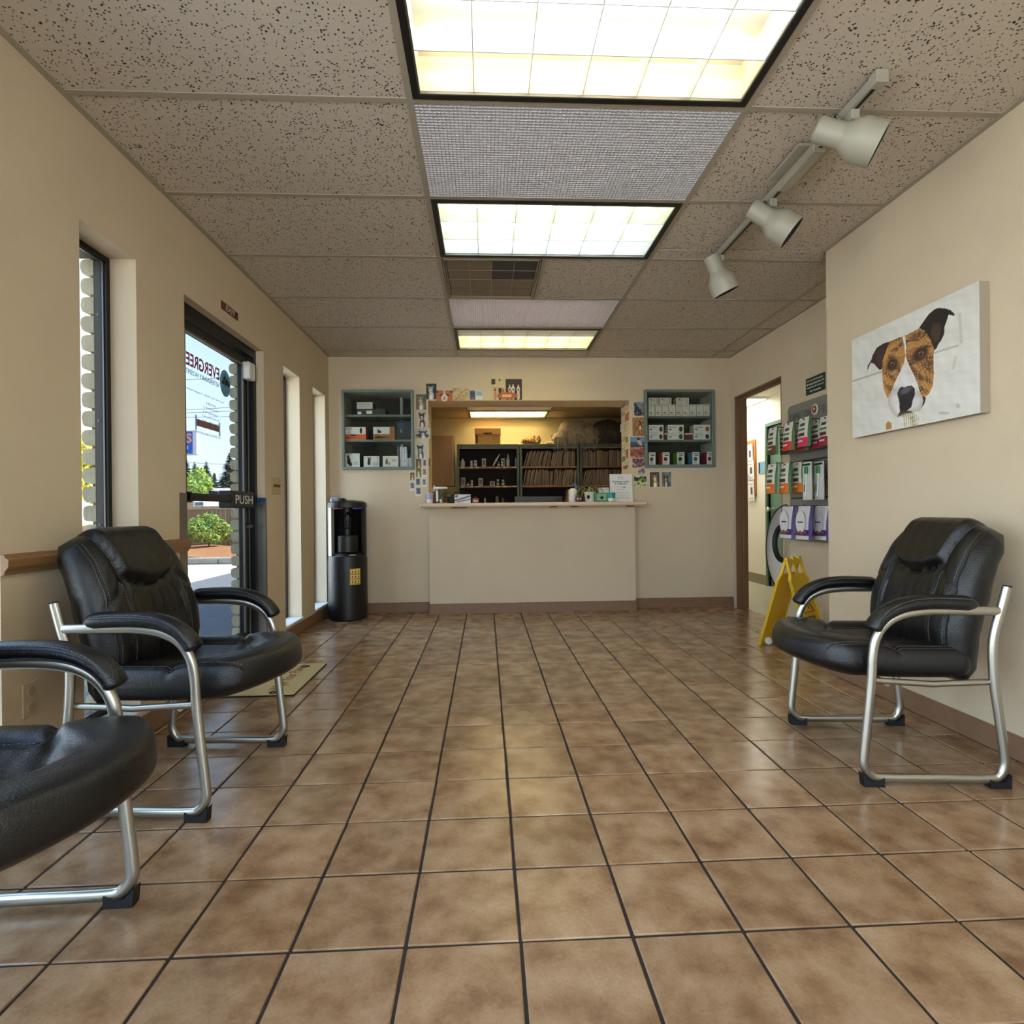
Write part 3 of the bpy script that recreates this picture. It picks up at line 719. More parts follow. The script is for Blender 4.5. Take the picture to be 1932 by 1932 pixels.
# track light
TR = M('track_grey', (158, 154, 138), .45)
tx = 1.333
r0 = empty('track_light', (tx, 2.45, H - .04), 'grey track light rail with three spotlights beside the right wall', 'track light')
m = MB().box(tx - .018, tx + .018, 1.80, 3.10, H - .036, H - .001, .003)
m.build('rail', TR, r0)
MB().box(tx + .0182, tx + .0192, 1.83, 3.08, H - .027, H - .014).box(tx - .006, tx + .006, 1.83, 3.08, H - .0372, H - .0361).build('rail_slot', BLACK, r0)
MB().box(tx - .022, tx + .022, 1.79, 1.83, H - .042, H, .003).build('end_cap', TR, r0)
MB().box(tx - .022, tx + .022, 3.07, 3.105, H - .042, H, .003).build('end_cap', TR, r0)
MB().box(tx - .075, tx + .075, 2.16, 2.40, H - .014, H - .001, .003).build('canopy_plate', TR, r0)
MB().box(tx - .026, tx + .026, 2.14, 2.42, H - .05, H - .012, .004).build('feed_box', TR, r0)
for (yj, c, d) in ((1.895, (1.318, 1.935, 2.262), (.80, -.34, -.46)), (2.47, (1.338, 2.505, 2.258), (.72, -.24, -.62)), (3.05, (1.332, 3.085, 2.252), (.40, .06, -.86))):
    c = Vector(c); d = Vector(d).normalized()
    hd = MB().lathe([(.0, -.125), (.034, -.125), (.043, -.118), (.043, -.03), (.045, -.025), (.073, .02), (.074, .03), (.074, .098), (.071, .098), (.070, .03), (.03, -.01), (0, -.01)], c, 28, axis=d).build('spotlight_head', TR, r0, smooth=35)
    MB().lathe([(.0705, .085), (.0705, .097), (.001, .03)], c, 24, axis=d, cap=False).build('baffle', M('baffle_black', (6, 6, 6), .6), hd)
    nk = c - d * .055 + Vector((0, 0, .045)); yj = nk.y
    MB().box(tx - .016, tx + .016, yj - .03, yj + .03, H - .072, H - .034, .004).build('adapter', TR, hd)
    MB().tube([(tx, yj, H - .07), (tx, yj, H - .095), tuple(nk + Vector((0, 0, .02))), tuple(nk - Vector((0, 0, .01)))], .008, 8).build('stem', M('stem_dark', (92, 86, 76), .4, metal=.7), hd, smooth=40)

# ------------------------------------------------------------------ waiting room chairs
LEA = M('black_leather', (7, 7, 9), .33, bump=.35, bscale=260, noise=.15, nscale=12)
TUBEM = M('satin_nickel', (176, 172, 160), .32, metal=.95)
FOOT = M('black_rubber', (10, 10, 11), .6)
STI = M('grey_thread', (96, 94, 92), .7)
def ss(x, a, b):
    t = np.clip((x - a) / (b - a), 0, 1); return t * t * (3 - 2 * t)
def segd(px, py, a, b):
    ax, ay = a; bx, by = b; dx, dy = bx - ax, by - ay
    t = np.clip(((px - ax) * dx + (py - ay) * dy) / (dx * dx + dy * dy), 0, 1)
    return np.hypot(px - ax - t * dx, py - ay - t * dy)
BC = [(0, .070, .340), (.12, .078, .40), (.30, .084, .50), (.45, .074, .585), (.62, .046, .68), (.78, .008, .77), (.9, -.034, .833), (1.0, -.076, .868)]
def interp(t, k): return float(np.interp(t, [b[0] for b in BC], [b[k] for b in BC]))
def back_pt(s, t, side):
    """surface of the backrest; s across -1..1, t up 0..1, side +1 front, -1 rear"""
    u, z = interp(t, 1), interp(t, 2)
    du, dz = interp(min(t + .03, 1), 1) - interp(max(t - .03, 0), 1), interp(min(t + .03, 1), 2) - interp(max(t - .03, 0), 2)
    L = math.hypot(du, dz); nu, nz = dz / L, -du / L          # forward normal
    w = float(np.interp(t, [0, .2, .4, .55, .75, .92, 1], [.222, .238, .246, .244, .236, .226, .208]))
    w *= 1 - .07 * max(0, (t - .84) / .16) ** 2.2
    e = (1 - abs(s) ** 7) ** .5 * (min(1, t / .06) ** .5 if t < .06 else 1) * ((1 - max(0, (t - .86) / .14) ** 2.4) ** .5)
    th = float(np.interp(t, [0, .35, .6, .8, 1], [.055, .066, .058, .052, .05])) if side > 0 else float(np.interp(t, [0, .3, .55, .8, 1], [.064, .084, .098, .082, .056]))
    h = th * e
    if side > 0:
        a = abs(s); tb = .615 + .075 * (a / .6) ** 2
        g = lambda d, w_: math.exp(-(d / w_) ** 2)
        pil = float(ss(t, tb, tb + .05)) * (1 - float(ss(a, .44 + .55 * (t - .6), .52 + .55 * (t - .6))))
        h += .026 * pil * e
        h += .013 * g(a - .80, .16) * float(ss(t, .02, .3)) * (1 - float(ss(t, .85, 1))) * e
        gr = 0
        if a < .62: gr = max(gr, .012 * g(t - tb, .014))
        if t > .6: gr = max(gr, .011 * g(a - (.50 + .55 * (t - .6)), .022))
        if t < tb:
            gr = max(gr, .006 * g(a - .13, .018) * float(ss(t, 0, .1)))
            gr = max(gr, .009 * g(a - (.53 + .12 * (tb - t)), .022))
        gr = max(gr, .010 * g(float(segd(a, t, (.54, .67), (1.0, .50))), .018))
        h -= gr * e
        if t < tb: h += .0011 * math.sin(a * 40 + 5 * math.sin(t * 9)) * float(ss(t, .28, .56)) * (1 - float(ss(t, tb - .03, tb))) * e
        else: h += .0004 * math.sin(s * 22 + 2 * math.sin(t * 9)) * e
    else: h = -h
    drop = .030 * max(0, abs(s) - .55) * float(ss(t, .7, 1)) / .45
    return Vector((u + nu * h, s * w * (1 - .0 * t), z + nz * h - drop))
def seat_pt(a, b, side):
    """a: back to front -1..1, b: across -1..1"""
    front = .612 - .085 * abs(b) ** 2.2
    u = .035 + (front - .035) * (a + 1) / 2; v = b * (.245 - .05 * max(0, (-a - .75) / .25) ** 2 - .03 * max(0, (a - .7) / .3) ** 2)
    e = (1 - abs(a) ** 9) ** .42 * (1 - abs(b) ** 11) ** .42
    zc = .398 + .012 * max(0, a)
    if side > 0:
        g = lambda d, w_: math.exp(-(d / w_) ** 2); ab = abs(b)
        h = .056
        roll = float(ss(a, .02 + .28 * (1 - ab), .34 + .28 * (1 - ab)))
        h += .022 * roll
        h += .014 * float(ss(ab, .48, .72)) * (1 - roll)
        h -= .018 * g(b, .45) * (1 - float(ss(a, .3, .8)))
        gr = .016 * g(a - (.08 + .34 * (1 - ab) ** 1.3), .045) * (.35 + .65 * ab)
        if a < .1: gr = max(gr, .008 * g(ab - .52, .03))
        h -= gr
        h += .0024 * math.sin((a * 10 + ab * 9) * 2.4) * g(a - .42, .26) * (1 - ab)
        h += .0014 * math.sin(a * 38 + b * 7) * float(ss(-abs(a), -.5, 0)) * (1 - ab)
        return Vector((u, v, zc + h * e))
    return Vector((u, v, zc - (.055 - .02 * float(ss(a, .55, 1))) * e))
def stitch(m, pts, r=.0011, dash=.006, gap=.004):
    P = [Vector(p) for p in pts]; acc = 0; seg = [P[0]]
    for i in range(1, len(P)):
        L = (P[i] - P[i - 1]).length; acc += L
        if acc >= dash:
            m.tube([seg[0], P[i]], r, 4, cap=False); acc = -gap; seg = [P[i]]
        elif acc < 0 or len(seg) == 0: seg = [P[i]]
def make_chair():
    r0 = empty('waiting_chair', (0, 0, 0), rz=0)
    def sheet2(fn, n, mm):
        cl = lambda x: math.copysign(1 - (1 - abs(x)) ** 1.7, x)
        t = MB(); f = lambda sd: (lambda p, q: fn(cl(2 * p - 1), (cl(2 * q - 1) + 1) / 2, sd))
        t.grid(f(1), n, mm); t.grid(f(-1), n, mm, flip=True); return t
    bk = sheet2(lambda s, t, sd: back_pt(s, t, sd), 85, 85).build('backrest', LEA, r0, smooth=70)
    for sg in (-1, 1):
        MB().tube([back_pt(sg * .90, t, 1) for t in np.linspace(.03, .93, 50)], .0032, 5).build('piping', LEA, bk, smooth=60)
    m = MB()
    for sg in (-1, 1):
        stitch(m, [back_pt(sg * .865, t, 1) + Vector((.0006, 0, 0)) for t in np.linspace(.05, .9, 420)])
        stitch(m, [back_pt(sg * (.545 + .55 * (t - .6)), t, 1) + Vector((.0006, 0, .0004)) for t in np.linspace(.68, .95, 180)])
        stitch(m, [back_pt(sg * (.595 + .09 * (.68 - t)), t, 1) + Vector((.0006, 0, 0)) for t in np.linspace(.2, .66, 240)])
    m.build('stitching', STI, bk, kind='stuff')
    st = sheet2(lambda a, b, sd: seat_pt(2 * b - 1, a, sd), 75, 85).build('seat', LEA, r0, smooth=70)
    for sg in (-1, 1): MB().tube([seat_pt(a, sg * .93, 1) for a in np.linspace(-.93, .97, 60)], .0032, 5).build('piping', LEA, st, smooth=60)
    m = MB()
    for sg in (-1, 1):
        stitch(m, [seat_pt(a, sg * .90, 1) + Vector((0, 0, .0006)) for a in np.linspace(-.9, .93, 420)])
        stitch(m, [seat_pt(a, sg * .545, 1) + Vector((0, 0, .0006)) for a in np.linspace(-.5, .1, 150)])
    m.build('stitching', STI, st, kind='stuff')
    loop = [(-.024, .668), (-.006, .60), (.014, .53), (.024, .46), (.020, .35), (.004, .22), (-.010, .11), (-.010, .068), (.006, .038), (.04, .026), (.20, .026), (.385, .026), (.425, .036), (.445, .066), (.444, .11), (.432, .22), (.419, .35), (.413, .44), (.400, .50), (.366, .548), (.31, .577), (.23, .589), (.12, .590), (.005, .589)]
    for sg in (-1, 1):
        v = sg * .272
        pts = crom([(p[0], v, p[1]) for p in loop], 5)
        fr = MB().tube(pts, .0155, 12, bn=(0, 1, 0), rb=.0115).build('side_frame', TUBEM, r0, smooth=60)
        MB().tube([(-.0245, v, .6675), (-.0255, v, .674)], .0135, 10, bn=(0, 1, 0), rb=.0105).build('end_plug', FOOT, fr)
        for u0, u1 in ((-.022, .045), (.385, .452)):
            t = MB().prism([(u0, 0), (u1, 0), (u1, .030) if u0 < .1 else (u1 + .004, .045), (u1 - .02, .020), (u0 + .02, .020), (u0, .03) if u0 > .1 else (u0 - .002, .045)], lambda p, q, d: Vector((p, d, q)), v - .0145, v + .0145)
            t.build('foot', FOOT, r0)
        MB().tube([(.022, v - sg * .012, .348), (.21, v - sg * .016, .338), (.418, v - sg * .012, .352)], .011, 8).build('seat_rail', TUBEM, r0, smooth=60)
        pp = crom([(.076, v, .601), (.16, v, .606), (.24, v, .606), (.31, v, .596), (.366, v, .570), (.398, v, .538), (.412, v, .512)], 5)
        n_ = len(pp)
        ra = [.025 * (min(1, .45 + i / 3) if i < 3 else min(1, .45 + (n_ - 1 - i) / 3)) for i in range(n_)]
        rb = [.031 * (min(1, .6 + i / 4) if i < 3 else min(1, .62 + (n_ - 1 - i) / 4)) for i in range(n_)]
        pad = MB().tube([(p.x + .004, p.y, p.z + .012) for p in pp], ra, 16, bn=(0, 1, 0), rb=rb).build('arm_pad', LEA, r0, smooth=60)
        m2 = MB()
        for s2 in (-1, 1):
            sm = crom([(p.x + .003, v + s2 * .0295, p.z + .021) for p in pp[2:-2:3]], 14)
            MB().tube(sm[::4], .002, 5).build('piping', LEA, pad, smooth=60); stitch(m2, [(p.x, p.y - s2 * .003, p.z + .0075) for p in sm])
        m2.build('stitching', STI, pad, kind='stuff')
    for u in (.09, .36):
        MB().tube([(u, -.262, .340), (u, .262, .340)], .010, 8).build('crossbar', TUBEM, r0, smooth=60)
    return r0
chair = make_chair()
CH = [((1.739, 2.052, 0), math.atan2(.0976, -.995), 'black leather armchair against the right wall under the dog picture'),
      ((-1.289, 2.053, 0), math.atan2(-.073, .997), 'black leather armchair between the first window and the entrance door'),
      ((-1.300, 1.105, 0), math.atan2(.02, 1), 'black leather armchair in the near left corner, cut off by the frame')]
for i, (loc, rz, lb) in enumerate(CH):
    c = chair if i == 0 else copy_tree(chair)
    c.location = loc; c.rotation_euler = (0, 0, rz); tag(c, lb, 'chair', 'waiting room armchairs')

# ------------------------------------------------------------------ things on the walls
def ell(U, V, u, v, ru, rv, rot=0, soft=.12):
    c, s_ = math.cos(rot), math.sin(rot); a = ((U - u) * c + (V - v) * s_) / ru; b = (-(U - u) * s_ + (V - v) * c) / rv
    return 1 - ss(np.sqrt(a * a + b * b), 1 - soft, 1 + soft)
def mixc(C, k, col): return C * (1 - k[..., None]) + np.array(col, float) * k[..., None]
def waves(U, V, seed, f=6):
    q = random.Random(seed); o = np.zeros_like(U)
    for i in range(7): o += np.sin(U * q.uniform(-f, f) * (1 + i * .6) + V * q.uniform(-f, f) * (1 + i * .6) + q.uniform(0, 6)) / (1 + i * .5)
    return .5 + .22 * o
def inpoly(U, V, P):
    r_ = np.zeros(U.shape, bool); n = len(P); j = n - 1
    for i in range(n):
        (xi, yi), (xj, yj) = P[i], P[j]
        c = ((yi > V) != (yj > V)) & (U < (xj - xi) * (V - yi) / ((yj - yi) or 1e-9) + xi); r_ ^= c; j = i
    return r_

# dog portrait on the right wall
cx = XR - .042
tl, tr, br, bl = [at(1560 + p * .19255, 500 + q * .19255, 'x', cx) for p, q in ((243, 735), (1478, 165), (1518, 1452), (255, 1692))]
yL, yR, zT, zB = (tl.y + bl.y) / 2, (tr.y + br.y) / 2, (tl.z + tr.z) / 2, (bl.z + br.z) / 2
def cuv(P):
    o = []
    for p, q in P:
        w = at(1560 + p * .19255, 500 + q * .19255, 'x', cx); o.append(((yL - w.y) / (yL - yR), (w.z - zB) / (zT - zB)))
    return o
def dogpaint(U, V):
    n1, n2 = waves(U, V, 3, 9), waves(U * 3, V * 3, 5, 14)
    C = np.zeros(U.shape + (3,)) + np.array((222, 220, 212)); C = C - (n2[..., None] - .5) * 14 - (n1[..., None] - .5) * 10
    bl_ = lambda P, w: np.exp(-(np.min([segd(U, V, *cuv([P[i], P[i + 1]])) for i in range(len(P) - 1)], axis=0) / w) ** 2)
    C = mixc(C, .55 * bl_([(250, 1140), (540, 1045)], .008), (120, 116, 106)); C = mixc(C, .45 * bl_([(1050, 862), (1280, 790)], .008), (130, 126, 116))
    C = mixc(C, .3 * bl_([(1300, 480), (1320, 760)], .010), (150, 146, 136)); C = mixc(C, .3 * bl_([(1260, 900), (1240, 1010)], .010), (150, 146, 136))
    C = mixc(C, .4 * bl_([(1110, 1450), (1190, 1452)], .008), (120, 116, 106)); C = mixc(C, .4 * bl_([(1280, 1370), (1290, 1390)], .012), (130, 126, 116))
    f = lambda P: inpoly(U, V, cuv(P)).astype(float)
    ear1 = f([(625, 748), (560, 765), (490, 810), (450, 880), (435, 930), (400, 990), (395, 1040), (430, 960), (460, 965), (490, 1000), (520, 1030), (550, 1010), (570, 930), (610, 820)])
    ear2 = f([(905, 615), (950, 550), (1000, 480), (1060, 430), (1100, 420), (1160, 425), (1210, 440), (1240, 465), (1255, 490), (1240, 497), (1195, 485), (1175, 545), (1155, 600), (1150, 680), (1120, 740), (1090, 780), (1080, 810), (1050, 840), (1010, 730), (960, 650)])
    head = f([(620, 745), (700, 715), (770, 690), (850, 650), (910, 615), (980, 670), (1020, 740), (1050, 820), (1045, 930), (1050, 1060), (1040, 1180), (1000, 1260), (960, 1300), (880, 1330), (620, 1340), (590, 1300), (560, 1220), (545, 1100), (540, 1020), (550, 930), (580, 840)])
    white = f([(742, 700), (768, 700), (778, 800), (772, 900), (792, 950), (820, 1010), (860, 1090), (890, 1170), (920, 1270), (965, 1300), (950, 1370), (910, 1430), (850, 1440), (760, 1480), (690, 1492), (640, 1450), (600, 1370), (600, 1300), (640, 1220), (680, 1120), (720, 1040), (758, 960), (770, 880), (756, 780)])
    nose = f([(690, 1260), (710, 1210), (735, 1192), (765, 1200), (790, 1185), (830, 1180), (860, 1210), (864, 1270), (840, 1330), (830, 1390), (790, 1425), (715, 1440), (712, 1350)])
    C = mixc(C, ear1, (44, 30, 26)); C = mixc(C, ear2, (34, 25, 23))
    C = mixc(C, ear2 * f([(1040, 570), (1110, 560), (1120, 640), (1100, 730), (1060, 760), (1020, 680)]) * .6, (92, 62, 56))
    C = mixc(C, ear1 * f([(500, 830), (560, 800), (545, 960), (510, 990), (480, 930)]) * .5, (84, 58, 52))
    wp = lambda P: np.min([segd(U, V, *cuv([P[i], P[i - 1]])) for i in range(len(P))], axis=0)
    fine = np.sin(U * 210 + V * 60 + 6 * n2 + 4 * np.sin(V * 31)) * np.sin(V * 150 - U * 40 + 5 * n1 + 5 * np.sin(U * 40))
    br_ = np.sin(U * 46 + 7 * np.sin(V * 9 + U * 5) + 5 * n1) * .35 + fine * .45 + (n2 - .5) * .5
    fur = np.array((178, 128, 70)) * np.ones(U.shape + (3,)); fur = mixc(fur, ss(br_, -.25, .5) * .85, (72, 46, 34)); fur = mixc(fur, ss(-fine, .3, .9) * .5, (216, 176, 120))
    edge = np.clip(ell(U, V, *cuv([(800, 960)])[0], .21, .42, 0, .3), 0, 1); fur = mixc(fur, (1 - edge) * .75, (206, 148, 66))
    C = C * (1 - head[..., None]) + fur * head[..., None]
    for (p, q, rr) in ((640, 975, .055), (918, 875, .062)):
        e = cuv([(p, q)])[0]
        C = mixc(C, ell(U, V, e[0], e[1], rr * .85, rr * .95, -.3, .45) * .9 * head, (34, 24, 22))
        C = mixc(C, ell(U, V, e[0] + .004, e[1], rr * .36, rr * .42, 0, .2), (128, 80, 36)); C = mixc(C, ell(U, V, e[0], e[1], rr * .2, rr * .26, 0, .25), (12, 8, 8))
        C = mixc(C, ell(U, V, e[0] - .005, e[1] + .014, .004, .006, 0, .4), (200, 196, 190))
    C = mixc(C, white, (226, 224, 220)); C = C - (white * (n2 - .5) * 22)[..., None]; C = mixc(C, white * .45 * np.exp(-(wp([(920, 1270), (965, 1300), (950, 1370), (910, 1430), (850, 1440), (760, 1480), (690, 1492), (640, 1450), (600, 1370), (600, 1300), (640, 1220)]) / .035) ** 2), (150, 138, 130))
    C = mixc(C, f([(935, 1280), (972, 1300), (960, 1350), (930, 1400), (945, 1330)]), (40, 30, 28))
    C = mixc(C, nose, (34, 28, 36)); e = cuv([(775, 1225)])[0]; C = mixc(C, ell(U, V, e[0], e[1], .05, .03, .2, .6) * nose * .7, (120, 118, 130))
    C = mixc(C, f([(690, 1490), (712, 1440), (770, 1425), (830, 1430), (835, 1445), (770, 1455)]) * .9, (60, 44, 34))
    chin = f([(725, 1465), (830, 1440), (895, 1470), (915, 1530), (890, 1570), (760, 1590), (745, 1520)])
    C = mixc(C, chin * np.clip(.5 + np.sin(U * 420 + 14 * n1) * .4 + (n2 - .5), 0, .9), (150, 140, 84)); C = mixc(C, chin * ss(n2, .55, .7) * .6, (88, 78, 50)); C = mixc(C, f([(578, 1560), (600, 1530), (632, 1545), (637, 1605), (580, 1615)]), (178, 128, 66))
    return C
dog = sheet('canvas_print', (cx + .001, yL, zB), -Y3, Z3, yL - yR, zT - zB, 300, 210, dogpaint, None, .0012, .55, label='large canvas photograph of a brindle and white dog on right wall', cat='picture', edge=M('canvas_edge', (196, 188, 172), .8))
MB().box(cx + .001, XR, yR, yL, zB, zT, .003).build('stretcher', M('canvas_side', (158, 146, 128), .8), dog)

# exit sign, switch, outlet
p, q = at(417, 567, 'x', XL), at(448, 606, 'x', XL)
es = MB().box(XL, XL + .004, p.y, q.y, 2.078, 2.123).build('exit_sign', M('maroon_plastic', (96, 30, 26), .5), None, 'small maroon EXIT sign above the entrance door', 'sign')
text('EXIT', (XL + .0042, (p.y + q.y) / 2 + .005, 2.1), Y3, Z3, .115, .030, M('lettering_cream', (214, 196, 176), .6), es, bold=.005)
sp = MB().box(XL, XL + .006, 3.85, 4.01, 1.072, 1.188, .003).build('light_switch', M('ivory_plate', (190, 168, 124), .5), None, 'ivory triple light switch on wall right of the door', 'light switch')
for i in range(3): MB().prism([(XL + .006, 1.12), (XL + .012, 1.122), (XL + .018, 1.137), (XL + .006, 1.141)], lambda a, b, d: Vector((a, d, b)), 3.883 + i * .042, 3.893 + i * .042).build('toggle', M('toggle_brown', (70, 52, 36), .4), sp)
m = MB()
for i in range(3):
    for z in (1.096, 1.164): m.lathe([(.003, 0), (.003, .001)], (XL + .006, 3.888 + i * .042, z), 8, axis=(1, 0, 0))
m.build('screw', GREY, sp, kind='stuff')
ou = MB().box(XL, XL + .006, 1.803, 1.866, .305, .415, .003).build('wall_outlet', M('outlet_plate', (196, 180, 150), .5), None, 'painted electrical outlet low on the left wall behind chairs', 'outlet')
for z in (.335, .385): MB().lathe([(.016, 0), (.016, .002), (.014, .003)], (XL + .006, 1.835, z), 14, axis=(1, 0, 0)).build('receptacle', M('outlet_face', (176, 160, 132), .5), ou)

# green notice on the recess wall
A, B = at(1521, 712, 'x', XF), at(1558, 738, 'x', XF)
gs = MB().box(XF - .004, XF, B.y, A.y, 1.765, 1.888, .0015).build('notice_sign', M('sign_green', (18, 48, 40), .4), None, 'dark green notice with white lettering above the product rack', 'sign')
for i, s_ in enumerate(('For Your Pet\'s Protection', 'All Animals Admitted Into The', 'Hospital Must Be Current On', 'Their Vaccinations')):
    text(s_, (XF - .0042, (A.y + B.y) / 2, 1.866 - i * .026), -Y3, Z3, .0075 * len(s_), .014, MATS['lettering_white'], gs)

# ---------------- photographs pinned around reception
def pet(bg, bg2, fur, seed, light=None, pose=0):
    q = random.Random(seed)
    def fn(U, V):
        C = mixc(np.zeros(U.shape + (3,)) + np.array(bg, float), np.clip(waves(U, V, seed, 8), 0, 1), bg2)
        cx_, cy_ = .5 + q.uniform(-.08, .08), .58 + q.uniform(-.06, .06)
        if pose == 1: C = mixc(C, ell(U, V, .5, .28, .42, .2, q.uniform(-.2, .2)), fur); cx_, cy_ = .34 + .3 * q.random(), .5
        else: C = mixc(C, ell(U, V, cx_ + .05, .18, .25, .34), fur)
        C = mixc(C, ell(U, V, cx_, cy_, .21, .20), fur)
        for sg in (-1, 1): C = mixc(C, ell(U, V, cx_ + sg * .19, cy_ + .13, .075, .15, -sg * .5), [f_ * .7 for f_ in fur])
        L_ = light or [min(255, f_ * 1.5 + 40) for f_ in fur]
        C = mixc(C, ell(U, V, cx_, cy_ - .08, .09, .13), L_); C = mixc(C, ell(U, V, cx_ + .03, .12, .12, .2), L_)
        C = mixc(C, ell(U, V, cx_, cy_ - .10, .05, .045), (20, 18, 18))
        for sg in (-1, 1): C = mixc(C, ell(U, V, cx_ + sg * .08, cy_ + .05, .032, .032), (15, 12, 12))
        return C
    return fn
def scene_fn(cols, seed, f=8):
    def fn(U, V):
        C = np.zeros(U.shape + (3,)) + np.array(cols[0], float)
        for i, c in enumerate(cols[1:]): C = mixc(C, ss(waves(U, V, seed + i * 7, f), .52, .6), c)
        return C
    return fn
def border(fn, w=.07, wb=None, col=(226, 224, 216)):
    wb = w if wb is None else wb
    def g(U, V):
        u, v = (U - w) / (1 - 2 * w), (V - wb) / (1 - w - wb); C = fn(np.clip(u, 0, 1), np.clip(v, 0, 1))
        return mixc(C, ((u < 0) | (u > 1) | (v < 0) | (v > 1)).astype(float), col)
    return g
def pinned(rect, fn, label, lift=0, n=18, name='photograph', group='photographs pinned around reception'):
    x0, y0, x1, y1 = rect; A, B = at(x0, y0, 'y', YB), at(x1, y1, 'y', YB)
    return sheet(name, (A.x, YB - .0004 - lift, B.z), X3, Z3, B.x - A.x, A.z - B.z, n, int(n * 1.2), fn, None, .0012, .45, label=label, cat='photograph', group=group)
DK, GRN_, BW = (24, 24, 26), (58, 82, 40), (190, 188, 184)
for args in (
    ((785, 744, 804.5, 773), pet((70, 92, 44), (120, 96, 70), (170, 160, 150), 1), 'photo of grey puppy on grass beside left display case'),
    ((784, 775, 804.5, 806), pet((206, 196, 180), (176, 160, 142), (26, 24, 26), 2, (236, 230, 224)), 'photo of standing black and white dog, left of opening'),
    ((782.5, 807.5, 812, 827.5), pet((196, 192, 184), (160, 156, 150), (46, 44, 46), 3, (226, 224, 220), 1), 'wide photo of dog lying down, left of opening'),
    ((783, 832.5, 804.5, 865), pet((212, 208, 204), (188, 182, 176), (24, 22, 26), 4, (230, 226, 222)), 'photo of black dog walking on pale ground'),
    ((785, 866, 794.5, 882), pet((94, 70, 40), (60, 80, 50), (176, 116, 56), 5), 'small photo of golden dog, top of the little column'),
    ((796, 865.5, 805.5, 880), border(pet((150, 150, 150), (190, 188, 186), (40, 40, 44), 6), .1), 'small black and white snapshot right of golden dog photo'),
    ((785, 883, 794.5, 900), pet((60, 96, 58), (110, 120, 80), (190, 140, 80), 7), 'small photo of tan dog on green background'),
    ((796, 882.5, 806, 900), border(pet((196, 188, 178), (160, 150, 140), (110, 64, 40), 8), .1, .25), 'small white-bordered snapshot of brown dog'),
    ((773, 890, 783, 908), border(pet((90, 60, 40), (60, 70, 60), (196, 130, 80), 9, (236, 220, 200)), .06, .1), 'small photo of reddish dog under the left display case'),
    ((773, 909, 783, 926), border(pet((170, 168, 166), (120, 120, 120), (50, 48, 50), 10), .08, .28), 'white-bordered snapshot of grey cat under left display case'),
    ((784, 901.5, 793.5, 916), border(pet((120, 130, 140), (90, 96, 104), (40, 40, 46), 11), .08), 'small snapshot of dark dog left of the opening edge'),
    ((795.5, 902, 805, 918.5), border(pet((186, 190, 196), (150, 156, 160), (70, 70, 74), 12), .08, .22), 'snapshot of grey dog nearest the counter end'),
    ((784, 918.5, 795, 936), border(pet((150, 148, 146), (100, 98, 100), (46, 44, 48), 13), .07, .24), 'lowest white-bordered snapshot above the counter end'),
    ((804, 724, 823.7, 753.5), pet((40, 56, 48), (26, 30, 34), (196, 196, 190), 14, (240, 240, 236)), 'dark photo of white-faced animal over opening corner'),
    ((853.7, 731.5, 884, 756), border(scene_fn([(206, 188, 136), (196, 176, 122), (176, 150, 100)], 15, 7), .04, None, (196, 176, 120)), 'cream card with faint party picture above the opening'),
    ((886, 737, 910.5, 754), (lambda U, V: mixc(mixc(pet((110, 140, 170), (60, 90, 130), (70, 46, 40), 16)(U * 2, V), (U > .46).astype(float), (222, 222, 214)), ((U > .52) & (U < .95) & (V > .4) & (V < .92)).astype(float), (140, 178, 196))), 'blue and white card with little dog picture above opening'),
    ((1196, 759, 1214.5, 784.5), scene_fn([(150, 120, 100), (60, 90, 120), (40, 34, 40), (110, 150, 180)], 20), 'photo of pet in blue blanket, top of right column'),
    ((1193, 788, 1217, 822.5), (lambda U, V: mixc(mixc(scene_fn([(150, 100, 50), (92, 56, 24), (196, 146, 80)], 21, 30)(U, V), ell(U, V, .62, .55, .09, .25), (24, 20, 20)), ell(U, V, .62, .45, .05, .14), (226, 220, 214))), 'photo of black and white dog among autumn leaves'),
    ((1189, 824.5, 1217, 843.5), (lambda U, V: mixc(mixc(mixc(mixc(np.zeros(U.shape + (3,)) + np.array((104, 140, 176)), (V < .55).astype(float), (46, 84, 124)), (V < .22).astype(float), (60, 52, 50)), ell(U, V, .62, .5, .14, .4, .4), (190, 170, 150)), ell(U, V, .55, .8, .12, .14), (60, 44, 40))), 'photo of dog standing by blue water, right column'),
    ((1189, 844, 1217, 863.5), scene_fn([(150, 84, 66), (110, 60, 50), (196, 150, 120)], 23, 9), 'reddish photo of sleeping animals in right column'),
    ((1193, 865, 1217, 882), scene_fn([(196, 164, 116), (96, 62, 40), (90, 60, 110)], 24, 10), 'tan photo of two pets with purple edge, right column'),
    ((1204, 883, 1217, 897), scene_fn([(196, 184, 160), (86, 86, 110)], 25, 8), 'small pale photo below the tan pet photo'),
    ((1195, 898, 1220.5, 917), border(scene_fn([(130, 160, 60), (40, 60, 30), (24, 24, 26), (196, 210, 150)], 26, 9), .04), 'bright green photo of black cat in garden at column foot'),
    ((1225, 890, 1245, 919.5), border(pet((70, 48, 44), (96, 64, 52), (176, 150, 110), 27), .03), 'brown photo of tan dog below the right display case'),
    ((1247.5, 890, 1267, 919.5), border(pet((70, 90, 60), (150, 150, 150), (90, 70, 64), 28, (220, 216, 210)), .03), 'photo of animal before white fence below right display case')):
    pinned(*args)
